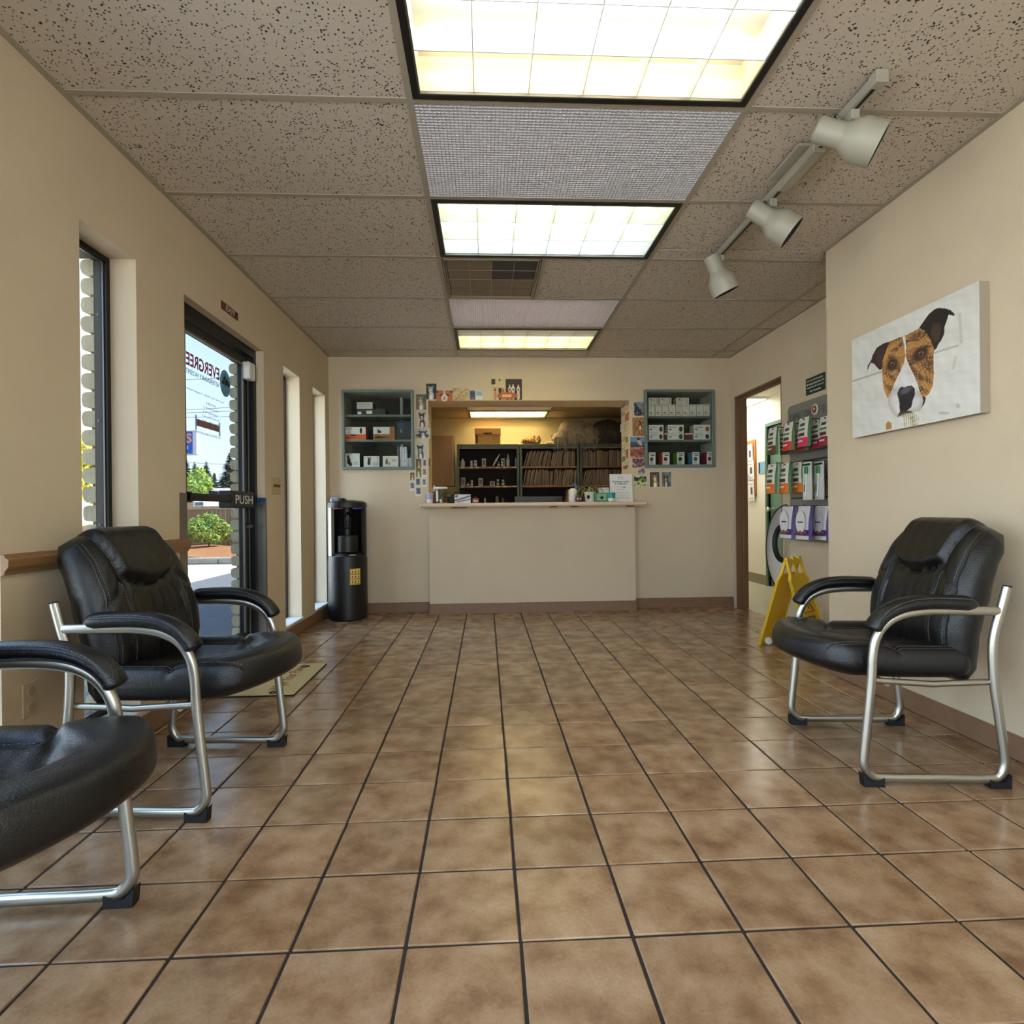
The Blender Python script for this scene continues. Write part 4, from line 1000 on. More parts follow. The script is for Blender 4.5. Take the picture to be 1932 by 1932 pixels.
# the double poster over the opening
def poster(U, V):
    C = np.zeros(U.shape + (3,)) + np.array((206, 190, 140)); C = mixc(C, (U > .47).astype(float), (44, 32, 30))
    C = mixc(C, ((U < .12) & (V > .74)).astype(float), (40, 32, 34)); C = mixc(C, ell(U, V, .27, .95, .03, .05), (50, 30, 26))
    for (u, v, c) in ((.12, .5, (196, 150, 110)), (.28, .46, (36, 30, 32)), (.38, .46, (196, 140, 90)), (.60, .5, (214, 184, 150)), (.71, .52, (220, 214, 206)), (.88, .5, (226, 206, 176))):
        C = mixc(C, ell(U, V, u, v, .055, .15), c); C = mixc(C, ell(U, V, u, v - .28, .05, .24), [x * .92 for x in c]); C = mixc(C, ell(U, V, u, v + .17, .02, .07), (230, 200, 150)); C = mixc(C, ell(U, V, u, v - .02, .025, .05), (60, 44, 40))
    C = mixc(C, ell(U, V, .52, .2, .34, .17), (176, 92, 48)); C = mixc(C, ((abs(U - .5) < .16) & (abs(V - .2) < .06)).astype(float), (222, 180, 120))
    return C
pinned((927, 715, 985, 754.5), poster, 'poster of dogs in party hats above the reception opening', n=60, name='poster', group='posters above reception')
# cut-out cat face
A, B = at(823, 737, 'y', YB), at(854, 757, 'y', YB)
def catp(U, V):
    C = np.zeros(U.shape + (3,)) + np.array((188, 112, 62)); C = mixc(C, np.clip(waves(U, V, 4, 16) - .3, 0, .6), (140, 74, 40))
    C = mixc(C, ell(U, V, .5, .3, .2, .34), (226, 214, 202)); C = mixc(C, ell(U, V, .5, .72, .05, .3), (226, 206, 190))
    for sg in (-1, 1): C = mixc(C, ell(U, V, .5 + sg * .2, .58, .07, .09), (24, 20, 18)); C = mixc(C, ell(U, V, .5 + sg * .44, .9, .08, .14), (90, 60, 60))
    C = mixc(C, ell(U, V, .5, .38, .05, .06), (120, 70, 66)); return mixc(C, ell(U, V, .5, .2, .12, .03), (40, 30, 28))
sheet('cat_cutout', (A.x, YB - .0035, B.z), X3, Z3, B.x - A.x, A.z - B.z, 40, 28, catp, None, .0015, .5, label='orange and white cat face cut-out above the opening', cat='photograph')
# cards pinned inside the opening's jambs
q = random.Random(11)
jc = [((1172, 1180), (757, 772)), ((1180, 1187), (756, 771)), ((1172, 1179), (773, 788)), ((1179, 1187), (773, 800)), ((1172, 1180), (796, 816)), ((1180, 1187), (802, 818)), ((1173, 1180), (818, 838)), ((1180, 1187), (820, 838)), ((1173, 1180), (842, 856)), ((1173, 1180), (858, 874)), ((1180, 1186), (842, 870)), ((1174, 1186), (875, 888))]
names = ['orange', 'yellow-edged', 'black and white', 'red', 'tilted white', 'pale yellow', 'cream', 'yellow-green', 'green and white', 'grey', 'tan', 'dark brown']
cols_ = [((196, 120, 60), (60, 40, 34)), ((206, 180, 110), (150, 120, 80)), ((180, 178, 174), (40, 40, 42)), ((176, 84, 60), (110, 50, 40)), ((220, 218, 210), (60, 58, 58)), ((214, 196, 130), (180, 150, 90)), ((206, 190, 150), (150, 130, 100)), ((196, 186, 110), (110, 110, 60)), ((110, 130, 70), (220, 220, 210)), ((150, 150, 152), (60, 60, 64)), ((190, 160, 120), (110, 84, 60)), ((120, 84, 60), (196, 170, 140))]
for i, ((xa, xb), (ya, yb)) in enumerate(jc):
    A, B = at(xb, ya, 'x', OX1 - .002), at(xa, yb, 'x', OX1 - .002)
    lf_ = .004 + .010 * q.random()
    sheet('photograph', (OX1 - .0006 - lf_ * (i == 4), max(B.y, A.y), B.z), -Y3, Z3, abs(B.y - A.y), A.z - B.z, 12, 14, border(scene_fn([cols_[i][0], cols_[i][1]], 40 + i, 9), .08), None, .0012, .5,
          label='%s photo pinned inside the right edge of the opening' % names[i], cat='photograph', group='photographs inside the opening edge')
for i, (xa, xb, ya, yb, nm) in enumerate(((808.5, 813, 783, 802, 'upper pale'), (808.5, 814, 832, 850, 'curling white'), (808.5, 812.5, 858, 884, 'brown'))):
    A, B = at(xa, ya, 'x', OX0 + .002), at(xb, yb, 'x', OX0 + .002)
    sheet('photograph', (OX0 + .0006, A.y, B.z), Y3, Z3, abs(B.y - A.y), A.z - B.z, 10, 14, border(scene_fn([((200, 190, 160), (214, 210, 200), (120, 84, 70))[i], (150, 130, 110)], 70 + i, 8), .08), None, .0012, .5, label='%s photo pinned inside the left edge of the opening' % nm, cat='photograph', group='photographs inside the opening edge')
sheet('paper_sheet', (at(782.5, 773, 'y', YB).x, YB - .0003, at(782, 866, 'y', YB).z), X3, Z3, at(809, 773, 'y', YB).x - at(782.5, 773, 'y', YB).x, at(782, 828, 'y', YB).z - at(782, 866, 'y', YB).z, 4, 4, lambda U, V: np.zeros(U.shape + (3,)) + np.array((206, 196, 160)), None, .0002, .7, label='cream paper backing behind the black dog photo', cat='paper')

# ---------------- two glazed display cases
CAB = M('case_green', (104, 120, 112), .45); CIN = M('case_inside', (176, 178, 164), .5); CBK = M('case_back', (46, 42, 36), .7)
def display_case(x0, x1, z0, z1, label, shelves, div=None):
    r0 = empty('display_case', ((x0 + x1) / 2, YB + .1, z0), label, 'display case', 'display cases beside reception')
    yf, yk, t = YB - .035, YB + .30, .018
    m = MB().box(x0, x1, yf, yf + .03, z1 - .024, z1, .003).box(x0, x1, yf, yf + .03, z0, z0 + .026, .003).box(x0, x0 + .026, yf, yf + .03, z0 + .026, z1 - .024, .003).box(x1 - .026, x1, yf, yf + .03, z0 + .026, z1 - .024, .003)
    m.build('frame', CAB, r0)
    MB().box(x0 + .004, x0 + t, yf + .03, yk, z0 + .004, z1 - .004).build('side_panel', CIN, r0); MB().box(x1 - t, x1 - .004, yf + .03, yk, z0 + .004, z1 - .004).build('side_panel', CIN, r0)
    MB().box(x0 + t, x1 - t, yf + .03, yk, z0 + .004, z0 + .026).build('bottom_panel', CIN, r0); MB().box(x0 + t, x1 - t, yf + .03, yk, z1 - .024, z1 - .004).build('top_panel', CIN, r0)
    MB().box(x0 + t, x1 - t, yk - .006, yk, z0 + .026, z1 - .024).build('back_panel', CBK, r0)
    for z in shelves: MB().box(x0 + t, x1 - t, yf + .035, yk - .006, z - .02, z, .002).build('shelf', CAB, r0)
    if div:
        lv = [z0 + .026] + [0] * 0 + sorted(shelves) + [z1 - .024]
        for i in range(len(lv) - 1): MB().box(div - .012, div + .012, yk - .10, yk - .006, lv[i], lv[i + 1] - (.02 if i < len(lv) - 2 else 0)).build('divider', CIN, r0)
    xm = (x0 + x1) / 2
    CG_ = glass('case_glass', (250, 252, 250), .06)
    MB().box(x0 + .02, xm + .02, yf + .008, yf + .011, z0 + .02, z1 - .02).build('sliding_pane', CG_, r0); MB().box(xm - .02, x1 - .02, yf + .018, yf + .021, z0 + .02, z1 - .02).build('sliding_pane', CG_, r0)
    return r0
zc = lambda py, yy=5.30: at(1000, py, 'y', yy).z
SL = [zc(829) , zc(782.5)]; SR = [zc(831.5), zc(786.5)]
display_case(*CABS[0], 'green-framed glass display case left of the reception opening', SL, at(757, 800, 'y', 5.45).x)
display_case(*CABS[1], 'green-framed glass display case right of the reception opening', SR)
def carton(rect, yf, depth, zbase, face, side, label, art=(), cat='box', group=None, name='carton', top=None):
    x0, y0, x1, y1 = rect; A, B = at(x0, y0, 'y', yf), at(x1, y1, 'y', yf)
    h = A.z - B.z; w = B.x - A.x; z0 = B.z if zbase is None else zbase
    m = MB(); m.box(A.x, B.x, yf + .0006, yf + depth, z0, z0 + h, .0015)
    o = m.build(name, M('carton_%d_%d_%d' % side, side, .6), None, label, cat, group)
    MB().box(A.x + .0005, B.x - .0005, yf, yf + .0006, z0 + .0005, z0 + h - .0005).build('front_face', M('carton_%d_%d_%d' % face, face, .5), o)
    by = {}
    for a in art: by.setdefault(a[-1], []).append(a)
    for c, L in by.items():
        m = MB()
        for a in L:
            if a[0] == 'e':
                _, u, v, ru, rv, _c = a
                m.add([(A.x + w * (u + ru * math.cos(2 * PI * k / 12)), yf - .0004, z0 + h * (v + rv * math.sin(2 * PI * k / 12))) for k in range(12)], [tuple(range(12))])
            else:
                u0, v0, u1, v1, _c = a; m.add([(A.x + w * u0, yf - .0003, z0 + h * v0), (A.x + w * u1, yf - .0003, z0 + h * v0), (A.x + w * u1, yf - .0003, z0 + h * v1), (A.x + w * u0, yf - .0003, z0 + h * v1)], [(0, 1, 2, 3)])
        m.build('print', M('carton_%d_%d_%d' % c, c, .5), o, kind='stuff' if len(L) > 1 else None)
    return o
WHT, INK, GRT = (226, 226, 220), (34, 32, 34), (150, 150, 148)
zb = CABS[0][2] + .0262; yfc = 5.285
lines = lambda u0, u1, vs_, c=GRT: [(u0, v, u1, v + .04, c) for v in vs_]
dogart = [('e', .3, .45, .12, .26, INK), ('e', .26, .74, .09, .13, INK), ('e', .42, .22, .1, .14, INK), ('e', .34, .4, .05, .15, (240, 240, 238))] + lines(.58, .9, (.2, .28, .36)) + lines(.08, .5, (.88,))
carton((649, 858, 679, 884), yfc, .14, zb, WHT, (40, 32, 28), 'white box with black and white dog print in left case', dogart, group='boxes on the left case floor')
carton((686, 863, 716, 884), yfc, .14, zb, WHT, (98, 82, 150), 'white box with donkey print and purple side in left case', [('e', .34, .4, .1, .22, INK), ('e', .32, .7, .06, .14, INK), ('e', .42, .72, .03, .2, INK)] + lines(.58, .9, (.2, .28, .36)) + lines(.05, .5, (.86,)), group='boxes on the left case floor')
carton((722, 863, 751, 884), yfc, .14, zb, WHT, (172, 92, 128), 'white box with puppy sketch and pink side in left case', [('e', .26, .42, .09, .2, (120, 100, 90)), ('e', .44, .3, .06, .14, (150, 130, 120)), ('e', .27, .66, .05, .1, (70, 60, 56))] + lines(.6, .9, (.5, .58, .66)), group='boxes on the left case floor')
for i, (x0, y0, x1) in enumerate(((754, 845, 758.5), (759, 846, 763), (763.3, 845, 767.5), (767.8, 866, 771.3), (771.5, 866, 774.8), (775, 867, 778.4))):
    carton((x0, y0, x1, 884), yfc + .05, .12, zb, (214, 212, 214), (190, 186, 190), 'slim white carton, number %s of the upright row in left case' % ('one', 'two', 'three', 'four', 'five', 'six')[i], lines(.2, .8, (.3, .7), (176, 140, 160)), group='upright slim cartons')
carton((649, 804, 690, 828), yfc, .14, SL[0] + .0005, WHT, (214, 86, 40), 'orange and white medicine box on left case middle shelf', [(0.01, .02, .99, .44, (220, 92, 44)), ('e', .78, .72, .06, .24, INK), (.06, .82, .36, .88, GRT), (.3, .3, .58, .42, WHT), ('e', .22, .6, .03, .05, (60, 80, 150)), (.06, .14, .55, .2, (240, 200, 180))], group='boxes on the left case middle shelf')
carton((704, 804, 744, 828), yfc, .14, SL[0] + .0005, WHT, (150, 96, 48), 'brown and white box with bird mark on left case middle shelf', [(.01, .02, .99, .44, (156, 98, 48)), (.78, .44, .99, .98, (150, 96, 48)), ('e', .3, .62, .1, .1, INK), ('e', .24, .74, .04, .08, INK), (.1, .16, .6, .24, (110, 66, 34))], group='boxes on the left case middle shelf')
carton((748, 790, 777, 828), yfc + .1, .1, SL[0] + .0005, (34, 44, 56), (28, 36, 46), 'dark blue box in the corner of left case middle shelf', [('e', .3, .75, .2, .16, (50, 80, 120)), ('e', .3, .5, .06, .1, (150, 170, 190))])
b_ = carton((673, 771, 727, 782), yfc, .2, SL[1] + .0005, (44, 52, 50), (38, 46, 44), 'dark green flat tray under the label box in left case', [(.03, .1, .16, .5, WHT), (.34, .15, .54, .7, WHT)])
hh = at(700, 771, 'y', yfc).z - at(700, 782, 'y', yfc).z
carton((673, 757.5, 703, 770), yfc, .16, SL[1] + hh + .0012, (206, 204, 190), (58, 66, 62), 'cream fronted box stacked on the dark tray in left case', lines(.08, .8, (.3, .6), GRT))
# right case
zr = CABS[1][2] + .0262
lab1 = lines(.15, .85, (.86,), (90, 88, 84)) + [(.15, .28, .55, .34, INK)] + lines(.15, .75, (.14,))
x = 1223.5
for i in range(9):
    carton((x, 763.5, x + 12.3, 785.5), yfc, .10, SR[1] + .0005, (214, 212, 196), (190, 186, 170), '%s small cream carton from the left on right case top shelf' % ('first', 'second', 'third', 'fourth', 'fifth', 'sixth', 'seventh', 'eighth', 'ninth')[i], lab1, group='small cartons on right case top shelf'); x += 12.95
zt_ = SR[1] + .001 + at(1300, 763.5, 'y', yfc).z - at(1300, 785.5, 'y', yfc).z
for (x0, x1, nm) in ((1223.5, 1243, 'left'), (1244, 1267, 'middle'), (1276, 1300, 'right')):
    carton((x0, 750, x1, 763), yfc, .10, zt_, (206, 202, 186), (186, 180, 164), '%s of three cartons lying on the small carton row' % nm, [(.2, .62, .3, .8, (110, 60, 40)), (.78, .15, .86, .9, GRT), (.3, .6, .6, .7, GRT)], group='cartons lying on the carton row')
for (x0, x1, nm, c) in ((1224, 1252, 'left', (96, 70, 50)), (1260, 1290, 'middle', (80, 46, 40)), (1309, 1340, 'right', (150, 96, 50))):
    h1 = at(x0, 815, 'y', yfc).z - at(x0, 828.5, 'y', yfc).z
    for lv, (ya, yb, zz) in enumerate(((815, 828.5, SR[0] + .0005), (799, 813.5, SR[0] + h1 + .0015))):
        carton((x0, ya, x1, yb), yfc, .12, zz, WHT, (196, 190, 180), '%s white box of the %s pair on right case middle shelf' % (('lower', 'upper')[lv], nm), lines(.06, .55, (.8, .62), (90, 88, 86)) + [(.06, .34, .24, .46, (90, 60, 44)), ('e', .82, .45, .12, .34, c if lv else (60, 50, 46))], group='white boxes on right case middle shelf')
for (x0, x1, nm) in ((1253, 1259, 'narrow left'), (1291, 1308, 'wide middle'), (1341, 1346, 'narrow right')):
    carton((x0, 815, x1, 829), yfc + .03, .1, SR[0] + .0005, (110, 30, 36), (96, 26, 30), '%s dark red box between white pairs in right case' % nm, [(.05, .75, .95, .95, (206, 196, 186))], group='dark red boxes in right case')
for (xs, x0, x1, c, nm) in ((1223.5, 1224, 1237, (206, 170, 60), 'yellow'), (1243, 1250, 1263.5, (206, 90, 40), 'orange'), (1273, 1277.5, 1291.5, (110, 150, 50), 'green'), (1302, 1306.5, 1320, (110, 160, 196), 'blue'), (1329, 1333.5, 1346, (150, 50, 96), 'magenta')):
    carton((x0, 856, x1, 880), yfc, .13, zr, WHT, c, 'small white chew box with %s picture on right case floor' % nm, lines(.1, .9, (.86,), (60, 58, 56)) + [(.3, .72, .85, .78, INK), ('e', .42, .46, .28, .17, (c[0] * 3 // 4, c[1] * 3 // 4, c[2] * 3 // 4)), ('e', .42, .46, .12, .1, (70, 50, 40))] + lines(.15, .6, (.14, .2)), group='small boxes on right case floor')

# ------------------------------------------------------------------ reception counter and what stands on it
CT_Z = 1.017
LAM = M('counter_laminate', (214, 190, 164), .4, noise=.05, nscale=30)
ctop = MB().box(-.594, 1.473, 4.99, YB, .980, CT_Z, .012).box(OX0 + .002, OX1 - .002, YB - .02, 5.66, .986, CT_Z, .004).build('countertop', LAM, None, 'pale laminate reception countertop with rounded front edge', 'countertop')
m = MB()
for px in (860, 875, 1045, 1085, 1190): a = at(px, 957, 'y', 5.06); m.box(a.x - .04, a.x + .03, 5.04, 5.08, .972, .98, .002)
m.build('bracket', M('bracket_dark', (60, 52, 48), .6), ctop, kind='stuff')
def cpt(px, y): a = at(px, 946, 'y', y); return Vector((a.x, y, CT_Z + .0003))
def hz(py0, py1, px, y): return at(px, py0, 'y', y).z - at(px, py1, 'y', y).z
# paper cup, blue chevrons
c = cpt(811, 5.16)
cupm = M('cup_paper', (224, 224, 220), .6)
cup = MB().lathe([(.026, 0), (.035, .092), (.037, .093), (.0365, .097), (.034, .096), (.0255, .004), (0, .004)], c, 24).build('paper_cup', cupm, None, 'white paper cup with blue zigzag stripes at the counter end', 'cup', smooth=50)
m = MB()
for k in range(5):
    z = .040 + k * .011; n = 24
    P = [(2 * PI * i / n, z + (.005 if i % 2 else 0)) for i in range(n + 1)]
    for i in range(n):
        (a0, za), (a1, zb_) = P[i], P[i + 1]; rr = lambda zz: .026 + .009 * zz / .092 + .0005
        m.add([c + Vector((rr(za) * math.cos(a0), rr(za) * math.sin(a0), za)), c + Vector((rr(zb_) * math.cos(a1), rr(zb_) * math.sin(a1), zb_)), c + Vector((rr(zb_) * math.cos(a1), rr(zb_) * math.sin(a1), zb_ + .005)), c + Vector((rr(za) * math.cos(a0), rr(za) * math.sin(a0), za + .005))], [(0, 1, 2, 3)])
m.build('stripes', M('cup_blue', (50, 92, 170), .6), cup, kind='stuff')
# treat jar
c = cpt(832, 5.2)
jar = MB().lathe([(.058, 0), (.064, .006), (.064, .115), (.058, .128), (.058, .135), (.0565, .135), (.056, .128), (.0615, .115), (.0615, .008), (0, .006)], c, 24).build('treat_jar', glass('jar_glass', (240, 244, 240), .16), None, 'clear jar of brown pet treats on the counter left', 'jar', smooth=40)
MB().lathe([(.06, .1355), (.062, .14), (.062, .15), (.05, .155), (0, .156)], c, 24).build('lid', M('lid_white', (228, 228, 224), .4), jar, smooth=40)
q = random.Random(5); m = MB()
for i in range(150):
    a, r_, z = q.uniform(0, 2 * PI), .053 * math.sqrt(q.random()), .012 + .08 * q.random()
    m.ball(c + Vector((r_ * math.cos(a), r_ * math.sin(a), z)), (.0075, .006, .0055), 6, 4)
m.build('treats', M('kibble', (140, 88, 40), .8, noise=.3, nscale=60), jar, kind='stuff')
MB().box(c.x - .04, c.x - .02, c.y - .0655, c.y - .0645, c.z + .02, c.z + .11).build('paper_label', cupm, jar)
# red bottle and trailing plant behind the jar
c = cpt(819, 5.34)
bt = MB().lathe([(.022, 0), (.024, .004), (.024, .085), (.012, .102), (.012, .112), (0, .112)], c, 16).build('spray_bottle', M('bottle_amber', (150, 60, 40), .35), None, 'small red bottle with white spray top behind the treat jar', 'bottle', smooth=50)
MB().box(c.x - .012, c.x + .012, c.y - .03, c.y + .016, c.z + .112, c.z + .15, .006).tube([c + Vector((0, 0, .15)), c + Vector((.006, 0, .175))], .011, 8).build('spray_top', M('white_plastic', (226, 226, 222), .4), bt, smooth=50)
c = cpt(853, 5.42)
LEAF = M('leaf_dark', (46, 70, 44), .5, noise=.25, nscale=30)
pl = MB().lathe([(.04, 0), (.052, .07), (.054, .07), (.05, .065), (0, .06)], c, 18).build('potted_plant', M('pot_dark', (40, 40, 40), .6), None, 'dark feathery potted plant behind the treat jar', 'plant', smooth=50)
for i in range(14):
    a = i * 2.4; L_ = .10 + .06 * q.random(); d = Vector((math.cos(a), math.sin(a), 0)); P = [c + Vector((0, 0, .06)) + d * (L_ * t * .8) + Vector((0, 0, L_ * (1.4 * t - 1.1 * t * t))) for t in (0, .25, .5, .75, 1)]
    m = MB().tube(P, [.002, .002, .0018, .0014, .0008], 4)
    for t in range(1, 5):
        for sg in (-1, 1):
            s_ = d.cross(Z3) * (sg * .018); m.add([P[t], P[t] + s_ + d * .004 + Vector((0, 0, .006)), P[t] + s_ * .5 + d * .014], [(0, 1, 2)])
    m.build('frond', LEAF, pl)
# standing card of instruments
A = cpt(857.5, 5.14); B = cpt(888, 5.14)
hcard = hz(929, 946, 872, 5.14)
sheet('counter_card', (A.x, 5.14, CT_Z + .0005), X3, Vector((0, .22, 1)), B.x - A.x, hcard, 40, 24, lambda U, V: mixc(mixc(mixc(np.zeros(U.shape + (3,)) + np.array((206, 208, 222)), np.exp(-(segd(U, V, (.05, .3), (.95, .8)) / .09) ** 2), (90, 92, 100)), np.exp(-(segd(U, V, (.2, .15), (.95, .45)) / .05) ** 2), (70, 72, 84)), ell(U, V, .12, .8, .1, .16), (150, 90, 80)), None, .002, .4, label='small standing card with grey picture on the counter', cat='card')
# treats box behind it
carton((891, 938, 903, 948), 5.5, .05, CT_Z + .0005, (150, 70, 44), (120, 50, 30), 'tiny red and white tub beside the standing card', [(.1, .3, .9, .7, (220, 200, 190))])
# monitor seen from behind
a0, a1 = at(970, 937, 'y', 5.78), at(1062, 937, 'y', 5.78)
mo = empty('computer_monitor', ((a0.x + a1.x) / 2, 5.80, .742), 'black computer monitor behind the counter, only its top showing', 'monitor')
MB().box(a0.x, a1.x, 5.77, 5.80, a0.z - .32, a0.z, .006).build('screen_back', BLACK, mo)
MB().box((a0.x + a1.x) / 2 - .03, (a0.x + a1.x) / 2 + .03, 5.80, 5.83, .76, .95).build('stand', BLACK, mo)
MB().box((a0.x + a1.x) / 2 - .12, (a0.x + a1.x) / 2 + .12, 5.72, 5.90, .742, .76, .006).build('foot', BLACK, mo)
dk = empty('office_desk', (.55, 5.95, 0), 'plain desk under the monitor behind reception', 'desk')
MB().box(-.2, 1.3, 5.68, 6.3, .71, .74, .004).build('desktop', LAM, dk)
for x in (-.17, 1.27): MB().box(x - .02, x + .02, 5.70, 6.28, 0, .71).build('leg', GREY, dk)
# soap pump
c = cpt(1081, 5.17)
sb = MB().lathe([(.036, 0), (.040, .006), (.040, .10), (.036, .115), (.026, .126), (.016, .132), (0, .132)], c, 20).build('pump_bottle', M('bottle_white', (222, 218, 210), .35), None, 'white pump bottle with blue nozzle on counter', 'bottle', smooth=50)
MB().tube([c + Vector((.03, 0, .13)), c + Vector((.03, 0, .17))], .005, 8).tube([c + Vector((.03, 0, .168)), c + Vector((-.004, -.01, .166))], .008, 8).lathe([(.014, .13), (.014, .145), (.008, .15)], c + Vector((.03, 0, 0)), 12).build('pump', M('pump_blue', (60, 140, 190), .35), sb, smooth=50)
# little brown figurine
c = cpt(1092, 5.10)
fg = MB().lathe([(.03, 0), (.034, .02), (.028, .05), (.012, .066), (0, .068)], c, 16).build('figurine', M('figurine_brown', (92, 46, 46), .5), None, 'small brown figurine with big white eyes on the counter', 'figurine', smooth=60)
for sg in (-1, 1):
    e = MB().ball(c + Vector((sg * .011, -.026, .030)), .009, 10, 6).build('eye', M('eye_white', (230, 230, 230), .4), fg, smooth=80)
    MB().ball(c + Vector((sg * .011, -.034, .030)), .004, 8, 5).build('pupil', BLACK, e)
# spider plant
c = cpt(1113, 5.18)
pot = MB().lathe([(.040, 0), (.043, .004), (.05, .082), (.055, .084), (.055, .096), (.05, .096), (.047, .085), (0, .08)], c, 24).build('spider_plant', M('pot_white', (224, 222, 214), .45), None, 'spider plant in white pot with small black mark', 'plant', smooth=45)
m = MB()
for sx, sz in ((-1, 1), (1, 1), (-.8, -.6), (.8, -.6)): m.add([c + Vector((-.022 + sx * .006 + .009 * math.cos(k * PI / 4), -.0465 - .0008, .045 + sz * .009 + .011 * math.sin(k * PI / 4))) for k in range(8)], [tuple(range(8))])
INKM = M('ink_black', (24, 22, 24), .6)
m.build('butterfly_mark', INKM, pot, kind='stuff')
SPI = M('spider_leaf', (96, 118, 62), .5, col2=(176, 180, 120), noise=.5, nscale=40)
for i in range(20):
    a = i * 2.399 + .3; L_ = .12 + .10 * q.random(); d = Vector((math.cos(a), math.sin(a) * .8, 0)); s_ = d.cross(Z3).normalized()
    P = [c + Vector((0, 0, .085)) + d * (L_ * t) + Vector((0, 0, L_ * (1.35 * t - 1.5 * t * t))) for t in np.linspace(0, 1, 7)]
    w_ = [.005, .009, .010, .009, .007, .004, .0008]; m = MB()
    m.add([p + s_ * w_[k] for k, p in enumerate(P)] + [p - Vector((0, 0, .003)) for p in P] + [p - s_ * w_[k] for k, p in enumerate(P)], [(k, k + 1, k + 8, k + 7) for k in range(6)] + [(k + 7, k + 8, k + 15, k + 14) for k in range(6)])
    m.build('leaf', SPI, pot)
# green card holder, teal cup, white tray card
A, B = cpt(1123, 5.1), cpt(1148, 5.1)
h_ = hz(929, 946, 1135, 5.1)
gc = MB().box(A.x, B.x, 5.10, 5.145, CT_Z + .0004, CT_Z + h_, .004).build('card_holder', M('green_acrylic', (40, 130, 84), .3), None, 'green acrylic card holder with dark leaf card', 'card holder')
MB().box(A.x + .02, B.x - .02, 5.0985, 5.0998, CT_Z + .014, CT_Z + h_ - .008).build('card', M('card_sage', (130, 170, 140), .5), gc)
m = MB()
for a in (-.6, -.2, .2, .6): m.prism([(0, 0), (.006, .018), (0, .04), (-.006, .018)], lambda p, q_, d, a=a: Vector(((A.x + B.x) / 2 + p * math.cos(a) + q_ * math.sin(a), d, CT_Z + .022 + q_ * math.cos(a) - p * math.sin(a))), 5.0975, 5.0984)
m.build('leaf_print', INKM, gc, kind='stuff')
carton((1129, 918, 1149, 930), 5.16, .004, CT_Z + h_ * .9, (222, 220, 214), (206, 204, 198), 'white cards standing in the green holder', lines(.1, .8, (.7,)), cat='card', name='card_stack')
c = cpt(1153, 5.12)
tc_ = MB().lathe([(.034, 0), (.040, .082), (.042, .083), (.039, .084), (.033, .006), (0, .005)], c, 22).build('teal_cup', M('cup_teal', (50, 140, 140), .4), None, 'teal cup with white lower band in front of sign', 'cup', smooth=50)
MB().lathe([(.0347, .006), (.0366, .034)], c, 22, cap=False).build('band', cupm, tc_, smooth=50)
# payment sign
A, B = cpt(1151.5, 5.17), cpt(1194, 5.17)
hs_ = hz(892.5, 945, 1172, 5.17); n_up = Vector((0, .12, 1)).normalized(); ws = B.x - A.x
sg_ = MB().obox(((A.x + B.x) / 2, 5.17 + .06 * hs_, CT_Z + .001 + hs_ / 2), (ws / 2, 0, 0), (0, .0018, -.0002), n_up * (hs_ / 2)).build('payment_sign', M('acrylic_white', (226, 226, 224), .35), None, 'white counter sign headed Paying with a check?', 'sign')
P0 = Vector(((A.x + B.x) / 2, 5.17 - .0025, CT_Z))
fr_ = lambda v: P0 + n_up * (hs_ * v)
text('Paying with\na check?', fr_(.70), X3, n_up, ws * .74, hs_ * .135, INKM, sg_, bold=.012)
text('moneyeye', fr_(.875), X3, n_up, ws * .14, hs_ * .025, INKM, sg_)
m = MB()
m.tube([fr_(.875) + X3 * (ws * .13 * math.cos(k * PI / 10)) + n_up * (hs_ * .048 * math.sin(k * PI / 10)) for k in range(20)], .0008, 4, closed=True)
m.tube([fr_(.5) + X3 * (ws * a) + n_up * (hs_ * b) for a, b in ((-.16, -.055), (.16, -.055), (.16, .055), (-.16, .055))], .0009, 4, closed=True)
m.tube([fr_(.5) + X3 * (ws * .06), fr_(.55) + X3 * (ws * .22)], .002, 5)
m.build('sign_graphic', INKM, sg_, kind='stuff')
for i, s_ in enumerate(('By paying with a check,', 'you are authorizing us to', 'use your information to make', 'a one-time electronic fund', 'transfer from your account.')):
    text(s_, fr_(.335 - i * .058), X3, n_up, ws * .72, hs_ * .03, INKM, sg_)
sheet('paper_slip', (at(1195, 945, 'y', 5.15).x, 5.15, CT_Z + .0003), X3, Y3, .10, .10, 3, 3, lambda U, V: np.zeros(U.shape + (3,)) + np.array((226, 220, 210)), None, .0006, .7, label='white paper slip lying at the right counter end', cat='paper')

